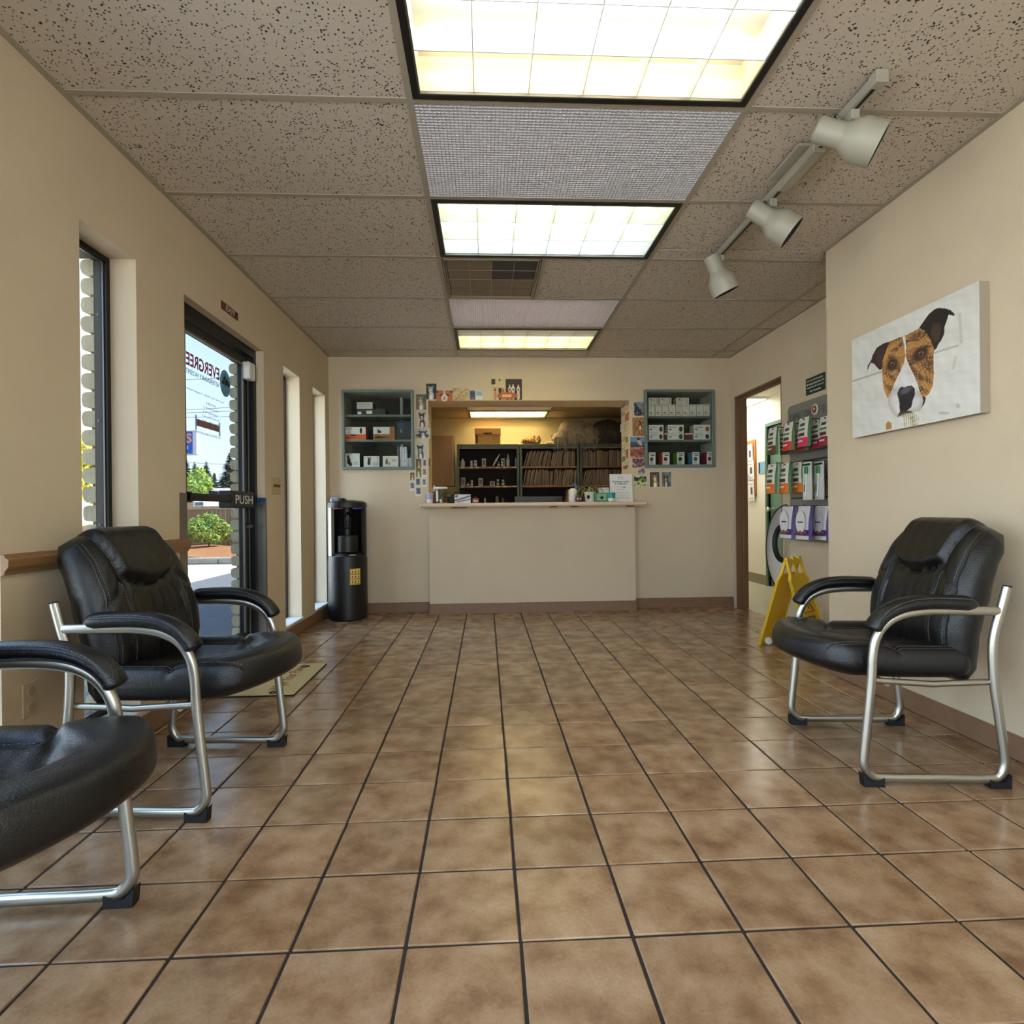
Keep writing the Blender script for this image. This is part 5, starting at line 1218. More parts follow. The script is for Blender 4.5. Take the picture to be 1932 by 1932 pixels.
# ------------------------------------------------------------------ records office
SHG = M('shelf_green', (92, 102, 84), .5, noise=.08, nscale=10); SHB = M('shelf_wood', (150, 112, 82), .5); SHD = M('shelf_back', (38, 28, 26), .8)
ys, yb_, zt = 8.20, 8.66, 1.93
SHZ = [1.60, 1.318, 1.02, .70, .38]
units = [(-.412, .503, 'left'), (.512, 1.395, 'middle'), (1.405, 2.30, 'right')]
for (x0, x1, nm) in units:
    r0 = empty('file_shelf', ((x0 + x1) / 2, 8.43, 0), 'green metal file shelf unit, %s of three in the office' % nm, 'shelf unit', 'office file shelves')
    for xx in (x0, x1 - .035): MB().box(xx, xx + .035, ys, yb_, 0, zt, .003).build('side_panel', SHG, r0)
    MB().box(x0 + .035, x1 - .035, ys, yb_, zt - .055, zt, .003).build('top_panel', SHG, r0)
    MB().box(x0 + .035, x1 - .035, yb_ - .01, yb_, 0, zt - .055).build('back_panel', SHD, r0)
    MB().box(x0 + .035, x1 - .035, ys + .004, ys + .01, zt - .065, zt - .056).build('door_lip', M('lip_pink', (170, 140, 124), .5), r0)
    for z in SHZ: MB().box(x0 + .035, x1 - .035, ys + .01, yb_ - .012, z - .026, z, .002).build('shelf', SHB, r0)
    MB().box((x0 + x1) / 2 - .025, (x0 + x1) / 2 + .025, ys - .002, ys, zt - .03, zt - .022).build('label_slot', BLACK, r0)
    if nm == 'left':
        m = MB()
        for z in SHZ[:2]:
            for fx in (.06, .2, .3, .62, .74, .9): m.box(x0 + fx * .915, x0 + fx * .915 + .05, ys + .006, ys + .0095, z - .018, z - .006)
        m.build('price_tags', M('tag_white', (230, 228, 220), .6), r0, kind='stuff')
# folders, one by one
MAN = [M('folder_%d' % i, c, .8, noise=.15, nscale=30) for i, c in enumerate(((206, 176, 126), (180, 148, 104), (150, 118, 84), (128, 98, 72), (196, 186, 170)))]
fm = {}
def folder(x, z, h, lean, mi, label, grp):
    key = (round(h * 100), mi)
    if key not in fm:
        hh = key[0] / 100; t = MB().box(-.0045, .0045, 0, .30, 0, hh, .001)
        t.mi = 1; t.box(-.0052, -.0046, -.001, .02, .01, hh - .01); t.box(-.0046, -.0015 + .0015 * (mi % 2), -.0012, 0, .004, hh - .004)
        fm[key] = t.mesh('file_folder', [MAN[mi], MAN[4]])
    o = bpy.data.objects.new('file_folder', fm[key]); COL.objects.link(o); o.location = (x, ys + .03, z + .0005 + abs(math.sin(lean)) * .005); o.rotation_euler = (0, lean, 0)
    tag(o, label, 'file folder', grp)
q = random.Random(3)
for (ui, row, xa, xb, lean0) in ((1, 0, .575, 1.335, .28), (1, 1, .565, 1.345, .22), (2, 0, 1.455, 2.25, .02), (2, 1, 1.45, 2.25, .26), (1, 2, 1.20, 1.345, .16), (2, 2, 1.46, 1.9, .1)):
    nm = units[ui][2]; x = xa; z = SHZ[row]; k = 0; nmx = ('upper', 'second', 'third')[row]
    while x < xb:
        fr2 = (x - xa) / (xb - xa)
        lean = lean0 * (1 - fr2 ** 2) if row == 0 else lean0 * (.5 + .5 * math.sin(fr2 * 9 + row))
        h = .21 + .035 * q.random()
        folder(x, z, h, lean + q.uniform(-.02, .02), q.choice((0, 0, 1, 1, 2, 3)), 'worn tan file folder packed in the %s row of the %s shelf unit' % (nmx, nm), 'folders in %s row of %s unit' % (nmx, nm))
        x += .0182 + .012 * q.random() * (k % 3 == 0); k += 1
# bottles and boxes on the left unit
def small(kind, px0, px1, ptop, row, col, label, cap=(226, 224, 218), y=8.26):
    z = SHZ[row] + .0005 if row < 3 else SHZ[2]; a, b = at(px0, ptop, 'y', y), at(px1, ptop, 'y', y); w = b.x - a.x; c = Vector(((a.x + b.x) / 2, y + w / 2, z)); h = max(.05, a.z - z)
    if kind == 'box': return _mbox(a.x, b.x, y, z, h, col, label)
    r_ = w / 2
    o = MB().lathe([(r_ * .95, 0), (r_, .004), (r_, h * .62), (r_ * .6, h * .74), (r_ * .6, h * .78), (0, h * .78)], c, 14).build('medicine_bottle' if kind == 'bottle' else 'medicine_jar', M('med_%d_%d_%d' % col, col, .4), None, label, 'bottle' if kind == 'bottle' else 'jar', 'medicines on the left shelf unit', smooth=45)
    if kind == 'bottle': MB().lathe([(r_ * .5, h * .78), (r_ * .45, h * .86), (r_ * .18, h * .9), (r_ * .16, h), (0, h)], c, 10).build('cap', M('med_%d_%d_%d' % cap, cap, .4), o, smooth=45)
    else: MB().lathe([(r_ * .85, h * .72), (r_ * .85, h * .98), (r_ * .75, h), (0, h)], c, 14).build('cap', M('med_%d_%d_%d' % cap, cap, .4), o, smooth=45)
    MB().lathe([(r_ + .0006, h * .12), (r_ + .0006, h * .5)], c, 14, cap=False).build('label_band', M('med_label', (206, 200, 190), .6), o)
    return o
def _mbox(x0, x1, y, z, h, col, label):
    o = MB().box(x0, x1, y, y + .06, z, z + h, .0015).build('medicine_box', M('med_%d_%d_%d' % col, col, .6), None, label, 'box', 'medicines on the left shelf unit')
    MB().box(x0 + (x1 - x0) * .2, x1 - (x1 - x0) * .2, y - .0006, y, z + h * .2, z + h * .8).build('print', M('med_print', (120, 108, 98), .6), o); return o
for a in (('bottle', 868.5, 877, 864.5, 0, (206, 200, 186), 'white squat bottle at left end of upper medicine shelf'), ('jar', 887, 892, 869, 0, (196, 200, 196), 'first small white-capped jar on upper medicine shelf'), ('jar', 893.5, 900.5, 868, 0, (150, 150, 148), 'second white-capped jar on upper medicine shelf'),
          ('box', 909, 916.5, 865, 0, (190, 182, 168), 'pale upright box on the upper medicine shelf'), ('jar', 938.5, 943, 870, 0, (60, 110, 170), 'small blue jar on the upper medicine shelf', (60, 110, 170)), ('box', 945.5, 952.5, 864.5, 0, (176, 170, 156), 'grey box behind the spray bottle on upper medicine shelf'), ('jar', 945, 949.5, 871, 0, (120, 120, 118), 'low jar before grey box on upper medicine shelf'),
          ('bottle', 955, 961.5, 856, 0, (176, 176, 160), 'tall nozzle bottle on the upper medicine shelf'), ('box', 971.5, 976, 863.5, 0, (70, 120, 180), 'blue box at right end of upper medicine shelf'),
          ('box', 869.5, 878, 901, 1, (150, 146, 140), 'grey box at left end of lower medicine shelf'), ('jar', 888, 892.5, 906, 1, (170, 166, 160), 'small white-capped jar on the lower medicine shelf'), ('jar', 880, 886, 910, 1, (110, 104, 96), 'low dark jar on the lower medicine shelf', (90, 86, 80)), ('box', 902.5, 911, 902, 1, (176, 170, 160), 'tall printed box on the lower medicine shelf'),
          ('box', 924, 934, 908, 1, (170, 166, 156), 'wide low box on the lower medicine shelf'), ('jar', 937, 941.5, 904.5, 1, (70, 64, 62), 'dark jar with white cap on lower medicine shelf'), ('jar', 946.5, 952, 905, 1, (90, 84, 80), 'brown jar with white cap at right of lower shelf')):
    if a[0] in ('jar',) and a[1] in (945, 880): small(*a, y=8.22)
    else: small(*a)
lp = at(930, 878, 'y', 8.24); tp = at(943, 856.5, 'y', 8.24)
MB().tube([(lp.x, 8.24, SHZ[0] + .011), ((lp.x + tp.x) / 2, 8.24, (SHZ[0] + tp.z) / 2 + .01), (tp.x, 8.26, tp.z)], [.008, .016, .006], 8).build('white_tube', M('tube_plastic', (222, 216, 204), .5), None, 'white tapered tube leaning on the upper medicine shelf', 'tube', 'medicines on the left shelf unit', smooth=60)
for (px, w_, h_, c_, lb) in ((896, .06, .07, (130, 80, 44), 'amber tub with silver lid on the counter shelf behind'), (915, .035, .05, (196, 190, 180), 'small white pill bottle showing above the counter'), (938, .05, .08, (150, 146, 140), 'grey box showing just above the counter'), (949, .04, .05, (120, 116, 110), 'dark capped jar beside grey box above the counter')):
    a = at(px, 945, 'y', 8.30); z = SHZ[2] + .0005
    MB().lathe([(w_ / 2, 0), (w_ / 2, h_ * .9 + .05), (w_ * .42, h_ + .05), (w_ * .42, h_ + .07), (0, h_ + .07)], (a.x, 8.34, z), 14).build('medicine_jar', M('med_%d_%d_%d' % c_, c_, .4), None, lb, 'jar', 'medicines on the left shelf unit', smooth=45)
# banker box
A, B = at(895.5, 805.5, 'y', 8.26), at(945, 837, 'y', 8.26); z0 = zt + .0005; hb = .245
KR = M('kraft', (196, 152, 92), .8, noise=.06, nscale=20)
bx = MB().box(A.x + .006, B.x - .006, 8.265, 8.6, z0, z0 + hb * .66, .002).build('storage_box', KR, None, 'brown cardboard storage box on top of left shelf unit', 'box')
MB().box(A.x, B.x, 8.26, 8.605, z0 + hb * .6, z0 + hb, .003).build('lid', M('kraft_lid', (190, 146, 86), .8), bx)
xm = (A.x + B.x) / 2
m = MB().add([(xm + .07 * math.copysign(abs(math.cos(a)) ** .6, math.cos(a)), 8.2594, z0 + hb * .68 + .013 * math.sin(a)) for a in np.linspace(0, 2 * PI, 17)[:-1]], [tuple(range(16))]); m.build('hand_hole', M('kraft_dark', (70, 44, 26), .8), bx)
MB().box(A.x + .012, A.x + .045, 8.2635, 8.2648, z0 + .02, z0 + hb * .55).build('side_label', M('label_maroon', (80, 50, 40), .7), bx)
m = MB()
for i in range(4): m.box(xm + .06, xm + .16, 8.2635, 8.2648, z0 + .12 - i * .025, z0 + .125 - i * .025)
m.build('print_lines', M('kraft_print', (140, 96, 50), .8), bx, kind='stuff')
# tan cupboard
A, B = at(812, 822, 'y', 8.5), at(857, 917, 'y', 8.5)
tcb = MB().box(-1.0, B.x, 8.5, 8.75, B.z, A.z, .004).build('wall_cupboard', M('tan_board', (172, 138, 100), .6, noise=.05, nscale=20), None, 'plain tan wall cupboard left of the file shelves', 'cupboard')
MB().box(B.x - .02, B.x - .003, 8.497, 8.4999, B.z, A.z).build('edge_strip', M('tan_edge', (206, 180, 130), .5), tcb)
# plush animals on the shelf tops
def plush(name, blobs, mat, label, cat, strands, mats2=None, seed=1, droop=.09):
    q = random.Random(seed); o = None
    m = MB()
    for (c, r_) in blobs:
        c = Vector(c)
        def fn(u, v, c=c, r_=r_):
            a = 2 * PI * u; b = PI * (v - .5); k = 1 + .06 * math.sin(3 * a + 5 * b) + .04 * math.sin(7 * a - 3 * b)
            return c + Vector((r_[0] * math.cos(b) * math.cos(a) * k, r_[1] * math.cos(b) * math.sin(a) * k, r_[2] * math.sin(b) * k))
        m.grid(fn, 28, 16, closeu=True)
    o = m.build(name, mat, None, label, cat, smooth=80)
    if strands:
        m = MB()
        for (c, r_) in blobs:
            c = Vector(c)
            for i in range(int(strands * r_[0] * r_[2] * 40)):
                a = q.uniform(0, 2 * PI); b = math.asin(q.uniform(-.9, 1)); d = Vector((math.cos(b) * math.cos(a), math.cos(b) * math.sin(a), math.sin(b)))
                p = c + Vector((d.x * r_[0], d.y * r_[1], d.z * r_[2])) * .99; L_ = droop * q.uniform(.5, 1); e = p + d * (L_ * .35) + Vector((q.uniform(-.02, .02), 0, -L_ * (1 - .5 * d.z)))
                s_ = d.cross(Vector((q.uniform(-1, 1), q.uniform(-1, 1), q.uniform(-1, 1)))).normalized() * .006; md = p.lerp(e, .5) + d * .012
                m.add([p - s_, p + s_, md + s_ * .7, e, md - s_ * .7], [(0, 1, 2, 4), (4, 2, 3)])
        m.build('fur', mats2 or mat, o, kind='stuff')
    return o
FURW = M('fur_white', (206, 192, 160), .9, noise=.25, nscale=18); FURG = M('fur_grey', (110, 104, 92), .9, noise=.4, nscale=14, stretch=(4, 4, .6))
pz = zt + .004
bear = plush('plush_bear', [((1.36, 8.36, pz + .19), (.26, .17, .19)), ((1.12, 8.30, pz + .09), (.11, .11, .085)), ((1.58, 8.32, pz + .14), (.13, .13, .14))], FURW, 'big shaggy white plush animal lying over the shelf tops', 'plush toy', 330, None, 4, .12)
for c_ in ((1.055, 8.215, pz + .075), (1.125, 8.205, pz + .085)): MB().ball(c_, .012, 8, 6).build('eye', BLACK, bear)
MB().ball((1.01, 8.25, pz + .06), (.022, .02, .016), 10, 6).build('nose', M('nose_brown', (70, 50, 40), .5), bear)
plush('plush_wolf', [((1.88, 8.44, pz + .19), (.27, .17, .19)), ((2.16, 8.40, pz + .14), (.12, .13, .135))], FURG, 'big grey shaggy plush animal at right end of shelf tops', 'plush toy', 300, None, 6, .10)
TIG = M('tiger_fur', (190, 134, 60), .85); n_ = TIG.node_tree; wv = n_.nodes.new('ShaderNodeTexWave'); wv.inputs['Scale'].default_value = 14; wv.inputs['Distortion'].default_value = 6; wv.inputs['Detail'].default_value = 2
tcn = n_.nodes.new('ShaderNodeTexCoord'); crp = n_.nodes.new('ShaderNodeValToRGB'); crp.color_ramp.elements[0].position = .42; crp.color_ramp.elements[0].color = lin((44, 30, 20)) + (1,); crp.color_ramp.elements[1].position = .55; crp.color_ramp.elements[1].color = lin((196, 140, 70)) + (1,)
n_.links.new(tcn.outputs['Object'], wv.inputs['Vector']); n_.links.new(wv.outputs[0], crp.inputs[0]); n_.links.new(crp.outputs[0], n_.nodes['Principled BSDF'].inputs['Base Color'])
A, B = at(985, 817, 'y', 8.35), at(1020, 838, 'y', 8.35)
tg = plush('plush_tiger', [((A.x + .10, 8.42, pz + .06), (.11, .08, .055)), ((B.x - .06, 8.36, pz + .065), (.065, .06, .06))], TIG, 'striped tiger plush lying on the middle shelf top', 'plush toy', 0)
for sg in (-1, 1):
    MB().ball((B.x - .06 + sg * .035, 8.36, pz + .12), (.02, .012, .02), 10, 6).build('ear', TIG, tg); MB().ball((B.x - .06 + sg * .02, 8.305, pz + .075), .008, 8, 6).build('eye', M('eye_pale', (220, 210, 170), .4), tg)
MB().ball((B.x - .06, 8.30, pz + .045), (.025, .02, .018), 10, 6).build('muzzle', M('muzzle_cream', (214, 190, 150), .8), tg)
A = at(1047, 820, 'y', 8.42)
td = plush('plush_puppy', [((A.x, 8.46, pz + .11), (.05, .045, .05)), ((A.x - .06, 8.47, pz + .035), (.09, .06, .035))], M('fur_beige', (206, 180, 130), .9, noise=.2, nscale=20), 'small beige plush puppy beside the shaggy white animal', 'plush toy', 0)
for sg in (-1, 1): MB().ball((A.x + sg * .04, 8.45, pz + .13), (.018, .015, .03), 8, 6).build('ear', M('fur_brown', (130, 90, 60), .9), td)

# ------------------------------------------------------------------ water dispenser
c = Vector((-1.232, 5.03, 0)); fdir = Vector((.30, -.954, 0)); fa = math.atan2(fdir.y, fdir.x)
CB = M('cooler_black', (16, 16, 17), .42, bump=.15, bscale=200); CS = M('cooler_silver', (150, 148, 140), .35, metal=.5)
wd = empty('water_dispenser', c, 'tall black water dispenser with silver side panel in back left corner', 'water dispenser')
MB().lathe([(.155, 0), (.166, .012), (.170, .10), (.170, .53), (.165, .56), (.150, .575), (.118, .60), (.05, .60), (0, .60)], c, 40).build('lower_body', CB, wd, smooth=35)
def shell(m, a0, a1, r0, r1, z0, z1, n=16):
    A = [fa + a0 + (a1 - a0) * i / n for i in range(n + 1)]
    V = []
    for a in A:
        d = Vector((math.cos(a), math.sin(a), 0)); V += [c + d * r0 + Z3 * z0, c + d * r1 + Z3 * z0, c + d * r1 + Z3 * z1, c + d * r0 + Z3 * z1]
    F = [(4 * i + k, 4 * i + 4 + k, 4 * i + 4 + (k + 1) % 4, 4 * i + (k + 1) % 4) for i in range(n) for k in range(4)] + [(0, 1, 2, 3), tuple(4 * n + k for k in (3, 2, 1, 0))]
    return m.add(V, F)
g_ = math.radians
shell(MB(), g_(95), g_(265), .13, .163, .565, .985).build('rear_housing', CB, wd, smooth=35)
shell(MB(), g_(-96), g_(-58), .135, .166, .565, .99).build('side_panel', CS, wd, smooth=35)
shell(MB(), g_(58), g_(96), .135, .166, .565, .99).build('side_panel', CB, wd, smooth=35)
shell(MB(), g_(-60), g_(60), .04, .05, .60, .985, 12).build('alcove_back', CB, wd, smooth=35)
MB().lathe([(.168, .985), (.170, 1.0), (.165, 1.03), (.13, 1.046), (.06, 1.052), (0, 1.053)], c, 36).build('hood', CB, wd, smooth=40)
MB().lathe([(.098, .6), (.098, .735), (.092, .742), (.075, .742), (.074, .72), (0, .72)], c + fdir * .045, 28).build('drip_stand', CB, wd, smooth=35)
MB().obox(c + fdir * .152 + Vector((.03, .005, .574)), Vector((-fdir.y, fdir.x, 0)) * .03, fdir * .012, Z3 * .006, .003).build('badge', GREY, wd)
MB().tube([c + fdir * .06 + Z3 * .93, c + fdir * .11 + Z3 * .91, c + fdir * .11 + Z3 * .86], [.02, .02, .012], 10).build('tap', BLACK, wd, smooth=50)
MB().lathe([(.035, .80), (.04, .81), (.04, .90), (.03, .91)], c + fdir * .06, 16).build('tap_guard', M('cooler_gloss', (22, 22, 24), .2), wd, smooth=40)
for (a_, col, nm) in ((-32, (120, 50, 50), 'hot_strip'), (28, (60, 70, 190), 'cold_strip')):
    shell(MB(), g_(a_ - 16), g_(a_ + 16), .166, .1705, .972, .983, 6).build(nm, M('strip_%d' % col[0], col, .4), wd)
MB().box(c.x - .115, c.x - .04, c.y - .13, c.y - .05, 1.03, 1.075, .012).build('top_fitting', M('fitting_pale', (150, 164, 182), .3), wd)
MB().box(c.x - .04, c.x + .01, c.y - .14, c.y - .05, 1.035, 1.068, .01).build('top_fitting', BLACK, wd)
def on_cyl(a, z, r_=.1705): d = Vector((math.cos(a), math.sin(a), 0)); return c + d * r_ + Z3 * z
a0 = math.atan2(at(666, 1084, 'y', 4.88).y - c.y, at(666, 1084, 'y', 4.88).x - c.x); a0, a1 = fa + g_(2), fa + g_(34)
st_ = MB().grid(lambda u, v: on_cyl(a0 + (a1 - a0) * u, .315 + .14 * v), 7, 2).build('sticker', M('sticker_yellow', (232, 186, 40), .5), wd)
m1, m2 = MB(), MB()
for i in range(3):
    for j in range(3):
        aa, zz = a0 + (a1 - a0) * (.10 + .29 * i), .33 + .043 * j
        m1.grid(lambda u, v: on_cyl(aa + (a1 - a0) * .22 * u, zz + .026 * v, .1711), 3, 2)
        m2.grid(lambda u, v: on_cyl(aa + (a1 - a0) * (.07 + .09 * u), zz + .004 + .016 * v, .1716), 2, 2); m2.grid(lambda u, v: on_cyl(aa + (a1 - a0) * .22 * u, zz - .009 + .004 * v, .1711), 3, 2)
m1.build('sticker_panels', M('sticker_cream', (226, 216, 180), .5), st_, kind='stuff'); m2.build('sticker_icons', INKM, st_, kind='stuff')

# ------------------------------------------------------------------ doormat
mx0, mx1, my0, my1 = -1.435, -.992, 2.912, 3.512
dm = MB().box(mx0, mx1, my0, my1, .0005, .006, .002).build('doormat', M('mat_rubber', (28, 24, 22), .8), None, 'cream doormat with red lettering and paw prints inside the door', 'doormat')
MB().box(mx0 + .004, mx1 - .004, my0 + .006, my1 - .004, .006, .009).build('pile', M('mat_cream', (206, 188, 138), .9, noise=.08, nscale=60, bump=.4, bscale=400), dm)
text('Wipe Your Paws', (-1.115, 3.21, .0091), Y3, -X3, .44, .085, M('mat_red', (150, 56, 40), .8), dm)
for (px, py) in ((580, 1257), (522, 1306)):
    p = at(px, py, 'z', .009); m = MB()
    for (dx, dy, r_) in ((0, 0, .018), (-.024, -.018, .009), (-.03, 0, .010), (-.024, .018, .009), (-.008, -.026, .008)): m.lathe([(0, 0), (r_, 0), (r_, .0008), (0, .0008)], (p.x + dx, p.y + dy, .0091), 12, cap=False)
    m.build('paw_print', M('mat_navy', (26, 30, 44), .8), dm, kind='stuff')

# ------------------------------------------------------------------ wet floor sign
YS = M('sign_yellow', (226, 184, 28), .45)
hx, hy = .82, .57; th = math.atan2(hy, hx)
ws_ = empty('wet_floor_sign', (1.968 + hx * .135, 3.61 + hy * .135, 0), 'yellow folding wet floor sign standing by the hallway doorway', 'floor sign', rz=th)
Ht, sp_ = .60, .17
for sg in (-1, 1):
    def loc(a, z, d, sg=sg): return Vector((a, sg * sp_ * (1 - z / Ht) + sg * d, z))
    m = MB()
    pr_ = lambda P, d0=-.004, d1=.004: m.prism(P, loc, d0, d1)
    pr_([(-.135, 0), (.135, 0), (.128, .46), (-.128, .46)]); pr_([(-.128, .46), (.128, .46), (.100, .50), (-.100, .50)])
    for (a, b) in ((-.100, -.075), (-.014, .014), (.075, .100)): pr_([(a, .50), (b, .50), (b, .56), (a, .56)])
    pr_([(-.100, .56), (.100, .56), (.096, .597), (-.096, .597)])
    for s2 in (-1, 1):
        pr_([(s2 * .135, 0), (s2 * .125, 0), (s2 * .118, .46), (s2 * .092, .50), (s2 * .09, .597), (s2 * .1, .597), (s2 * .102, .50), (s2 * .128, .46)], -.008, .010)
    pr_([(-.13, .075), (.13, .075), (.13, .083), (-.13, .083)], -.009, .005)
    pn = m.build('sign_panel', YS, ws_)
    if sg < 0:
        rv, uv_ = X3, (loc(0, 1, 0) - loc(0, 0, 0)).normalized()
        fp = lambda a, z: loc(a, z, .0046)
        text('CAUTION', fp(-.005, .205), rv, uv_, .15, .042, INKM, pn, bold=.02); text('WET FLOOR', fp(-.005, .150), rv, uv_, .19, .042, INKM, pn, bold=.02)
        MB().tube([fp(-.075, .25), fp(.065, .25), fp(-.005, .385)], .005, 4, closed=True).build('triangle', M('sign_maroon', (96, 40, 24), .5), pn)
        m = MB().ball(fp(-.008, .325), .008, 8, 5)
        for P in (((-.008, .318), (.006, .295)), ((.006, .295), (.026, .300)), ((.006, .295), (.012, .270)), ((-.004, .312), (-.026, .300)), ((-.004, .312), (.018, .318))): m.tube([fp(*P[0]), fp(*P[1])], .0035, 5)
        m.build('slip_figure', INKM, pn, kind='stuff')
    else:
        m = MB().box(-.006, .006, .1, .1, 0, 0)
for a in (-.085, .0, .085): MB().tube([(a - .014, 0, Ht - .002), (a + .014, 0, Ht - .002)], .013, 10).build('hinge_knuckle', YS, ws_, smooth=50)
dsx = at(1450, 1213, 'z', .012)
MB().lathe([(.0, -.004), (.024, -.004), (.026, 0), (.024, .006), (.014, .010), (0, .011)], (dsx.x, dsx.y, .027), 18, axis=(-.2, -.95, .25)).build('door_stop', M('stop_white', (206, 200, 194), .4), None, 'small white round door stop at the wet floor sign foot', 'door stop', smooth=40)

# ------------------------------------------------------------------ pet cone hanging by the doorway
CONE = M('cone_plastic', (232, 234, 236), .35)
O1, O2 = Vector((2.345, 4.24, .622)), Vector((2.350, 4.31, .663))
N_ = 30
ang = [math.radians(88 + 182 * i / (N_ - 1)) for i in range(N_)]
po = [O1 + Vector((.156 * math.cos(a), -.02 * math.cos(a), .345 * math.sin(a))) for a in ang]; pi_ = [O2 + Vector((.066 * math.cos(a), 0, .135 * math.sin(a))) for a in ang]
m = MB()
m.grid(lambda u, v: po[round(u * (N_ - 1))].lerp(pi_[round(u * (N_ - 1))], v) + Y3 * .012 * math.sin(v * PI), N_, 5)
m.grid(lambda u, v: po[round(u * (N_ - 1))].lerp(pi_[round(u * (N_ - 1))], v) + Y3 * (.012 * math.sin(v * PI) + .003), N_, 5, flip=True)
ec = m.build('pet_cone', CONE, None, 'white plastic pet cone with black padded neck by the doorway', 'pet cone', smooth=60)
MB().tube(po, .005, 6).build('rim_trim', BLACK, ec, smooth=60)
MB().tube(pi_, [.022] * N_, 10).build('neck_pad', M('pad_black', (14, 13, 14), .5), ec, smooth=60)

# ------------------------------------------------------------------ product rack
RK = M('rack_grey', (134, 132, 124), .45, metal=.2); RKD = M('rack_dark', (70, 70, 68), .6)
py0, py1 = 3.10, 4.20
rk = empty('product_rack', (XF - .02, (py0 + py1) / 2, .70), 'grey slatted product rack on recess wall with embossed maker name', 'display rack')
MB().box(XF - .012, XF, py0, py1, .70, 1.56).build('back_board', RKD, rk)
n_s = 6
for i in range(n_s):
    z0 = .745 + i * (1.555 - .745) / n_s; MB().box(XF - .028, XF - .012, py0, py1 - .015, z0 + .006, z0 + (1.555 - .745) / n_s - .004, .003).build('slat', RK, rk)
MB().box(XF - .05, XF, py0, py1 - .01, .700, .742, .004).build('bottom_ledge', RK, rk)
hp = [(py0, 1.56), (py1, 1.56), (py1, 1.685), (py1 - .008, 1.705), (py1 - .03, 1.72), (py0, 1.72)]
hd = MB().prism(hp, lambda a, b, d: Vector((d, a, b)), XF - .03, XF).build('header_plate', RK, rk)
text('HAMILTON', (XF - .0302, 4.03, 1.628), -Y3, Z3, .27, .06, M('emboss', (104, 102, 96), .5), hd, depth=.003, bold=.0)
text('PRODUCTS', (XF - .0302, 3.57, 1.628), -Y3, Z3, .46, .06, MATS['emboss'], hd, depth=.003)
bd = MB().lathe([(0, .004), (.034, .004), (.038, 0)], (XF - .03, 3.845, 1.64), 22, axis=(-1, 0, 0)).build('badge', M('badge_white', (226, 220, 208), .4), hd)
MB().lathe([(0, .005), (.026, .005), (.026, .004)], (XF - .03, 3.845, 1.64), 20, axis=(-1, 0, 0)).build('badge_ring', M('badge_red', (120, 40, 36), .4), bd)
MB().lathe([(0, .0062), (.012, .0062), (.012, .005)], (XF - .03, 3.845, 1.643), 14, axis=(-1, 0, 0)).build('badge_mark', M('badge_cream', (214, 180, 140), .4), bd)
WIRE = M('wire_steel', (60, 60, 60), .4, metal=.8)
def hook(y, z, x): MB().tube([(XF - .026, y, z), (x - .01, y, z), (x - .016, y, z + .012)], .003, 6).build('hook', WIRE, rk)
def pouch(y, x, z0, z1, w, side, band, bandf, label, grp, tilt=0., art=True, cover=(222, 220, 210)):
    """bag hanging face to the room (-X)"""
    r0 = empty('treat_bag', (x, y, z0), label, 'treat bag', grp)
    h = z1 - z0; T = lambda a, b, d: Vector((x + d + tilt * (b / h) * .0, y - a + tilt * (1 - b / h), z0 + b))
    m = MB()
    def fn(u, v, sg): 
        a = (u - .5) * w; e = (1 - abs(2 * u - 1) ** 3) * min(1, (1 - v) * 2.2) ; return T(a * (1 - .04 * v), v * h, sg * .020 * e)
    m.grid(lambda u, v: fn(u, v, -1), 9, 8); m.grid(lambda u, v: fn(u, v, 1), 9, 8, flip=True)
    bd_ = m.build('pouch', M('bag_%d_%d_%d' % side, side, .4), r0, smooth=60)
    def panel(nm, u0, u1, v0, v1, col, d=.0012, kind=None):
        t = MB().grid(lambda u, v: fn(u0 + (u1 - u0) * u, v0 + (v1 - v0) * v, -1) - X3 * d, 7, 6); return t.build(nm, M('bag_%d_%d_%d' % col, col, .45), r0, smooth=60)
    panel('label_panel', .10, .88, .30 * 1, .99, cover); panel('colour_band', .06, .90, .01, bandf, band, .0014)
    if art:
        panel('brand_text', .28, .66, .70, .80, (60, 70, 50), .0022); panel('brand_name', .2, .74, .55, .62, (70, 120, 60), .0022); panel('treat_picture', .25, .72, .36, .47, (84, 50, 34), .0022)
        panel('band_text', .16, .62, bandf * .55, bandf * .72, (236, 226, 214), .0024); panel('hang_mark', .42, .58, .91, .955, (30, 26, 26), .0022)
    return r0
GR = (56, 104, 50)
for (y, x, c_, nm) in ((4.085, 2.165, (104, 66, 36), 'brown'), (3.885, 2.175, (206, 54, 40), 'red'), (3.70, 2.18, (206, 50, 90), 'pink')):
    pouch(y, x, 1.345 + (4.085 - y) * .03, 1.548 + (4.085 - y) * .03, .155, GR, c_, .32, 'green and white treat bag with %s base, front of top row' % nm, 'treat bags on top row', .012); hook(y, 1.548, x)
    pouch(y - .015, x + .075, 1.342, 1.54, .155, GR, tuple(int(v * .8) for v in c_), .32, 'green treat bag with %s base behind the front one' % nm, 'treat bags on top row', -.02)
pouch(3.56, 2.24, 1.345, 1.545, .15, GR, (150, 40, 60), .32, 'green treat bag with dark pink base at the wall edge', 'treat bags on top row', 0.)
for i, (y, x, nm) in enumerate(((4.045, 2.135, 'front'), (3.945, 2.175, 'second'), (3.90, 2.24, 'third'), (3.88, 2.295, 'rearmost'))):
    pouch(y, x, 1.05, 1.272, .16, GR, (222, 116, 36), .32, 'green and white treat bag with orange base, %s on middle row' % nm, 'treat bags on middle row', .02 - .02 * i); 
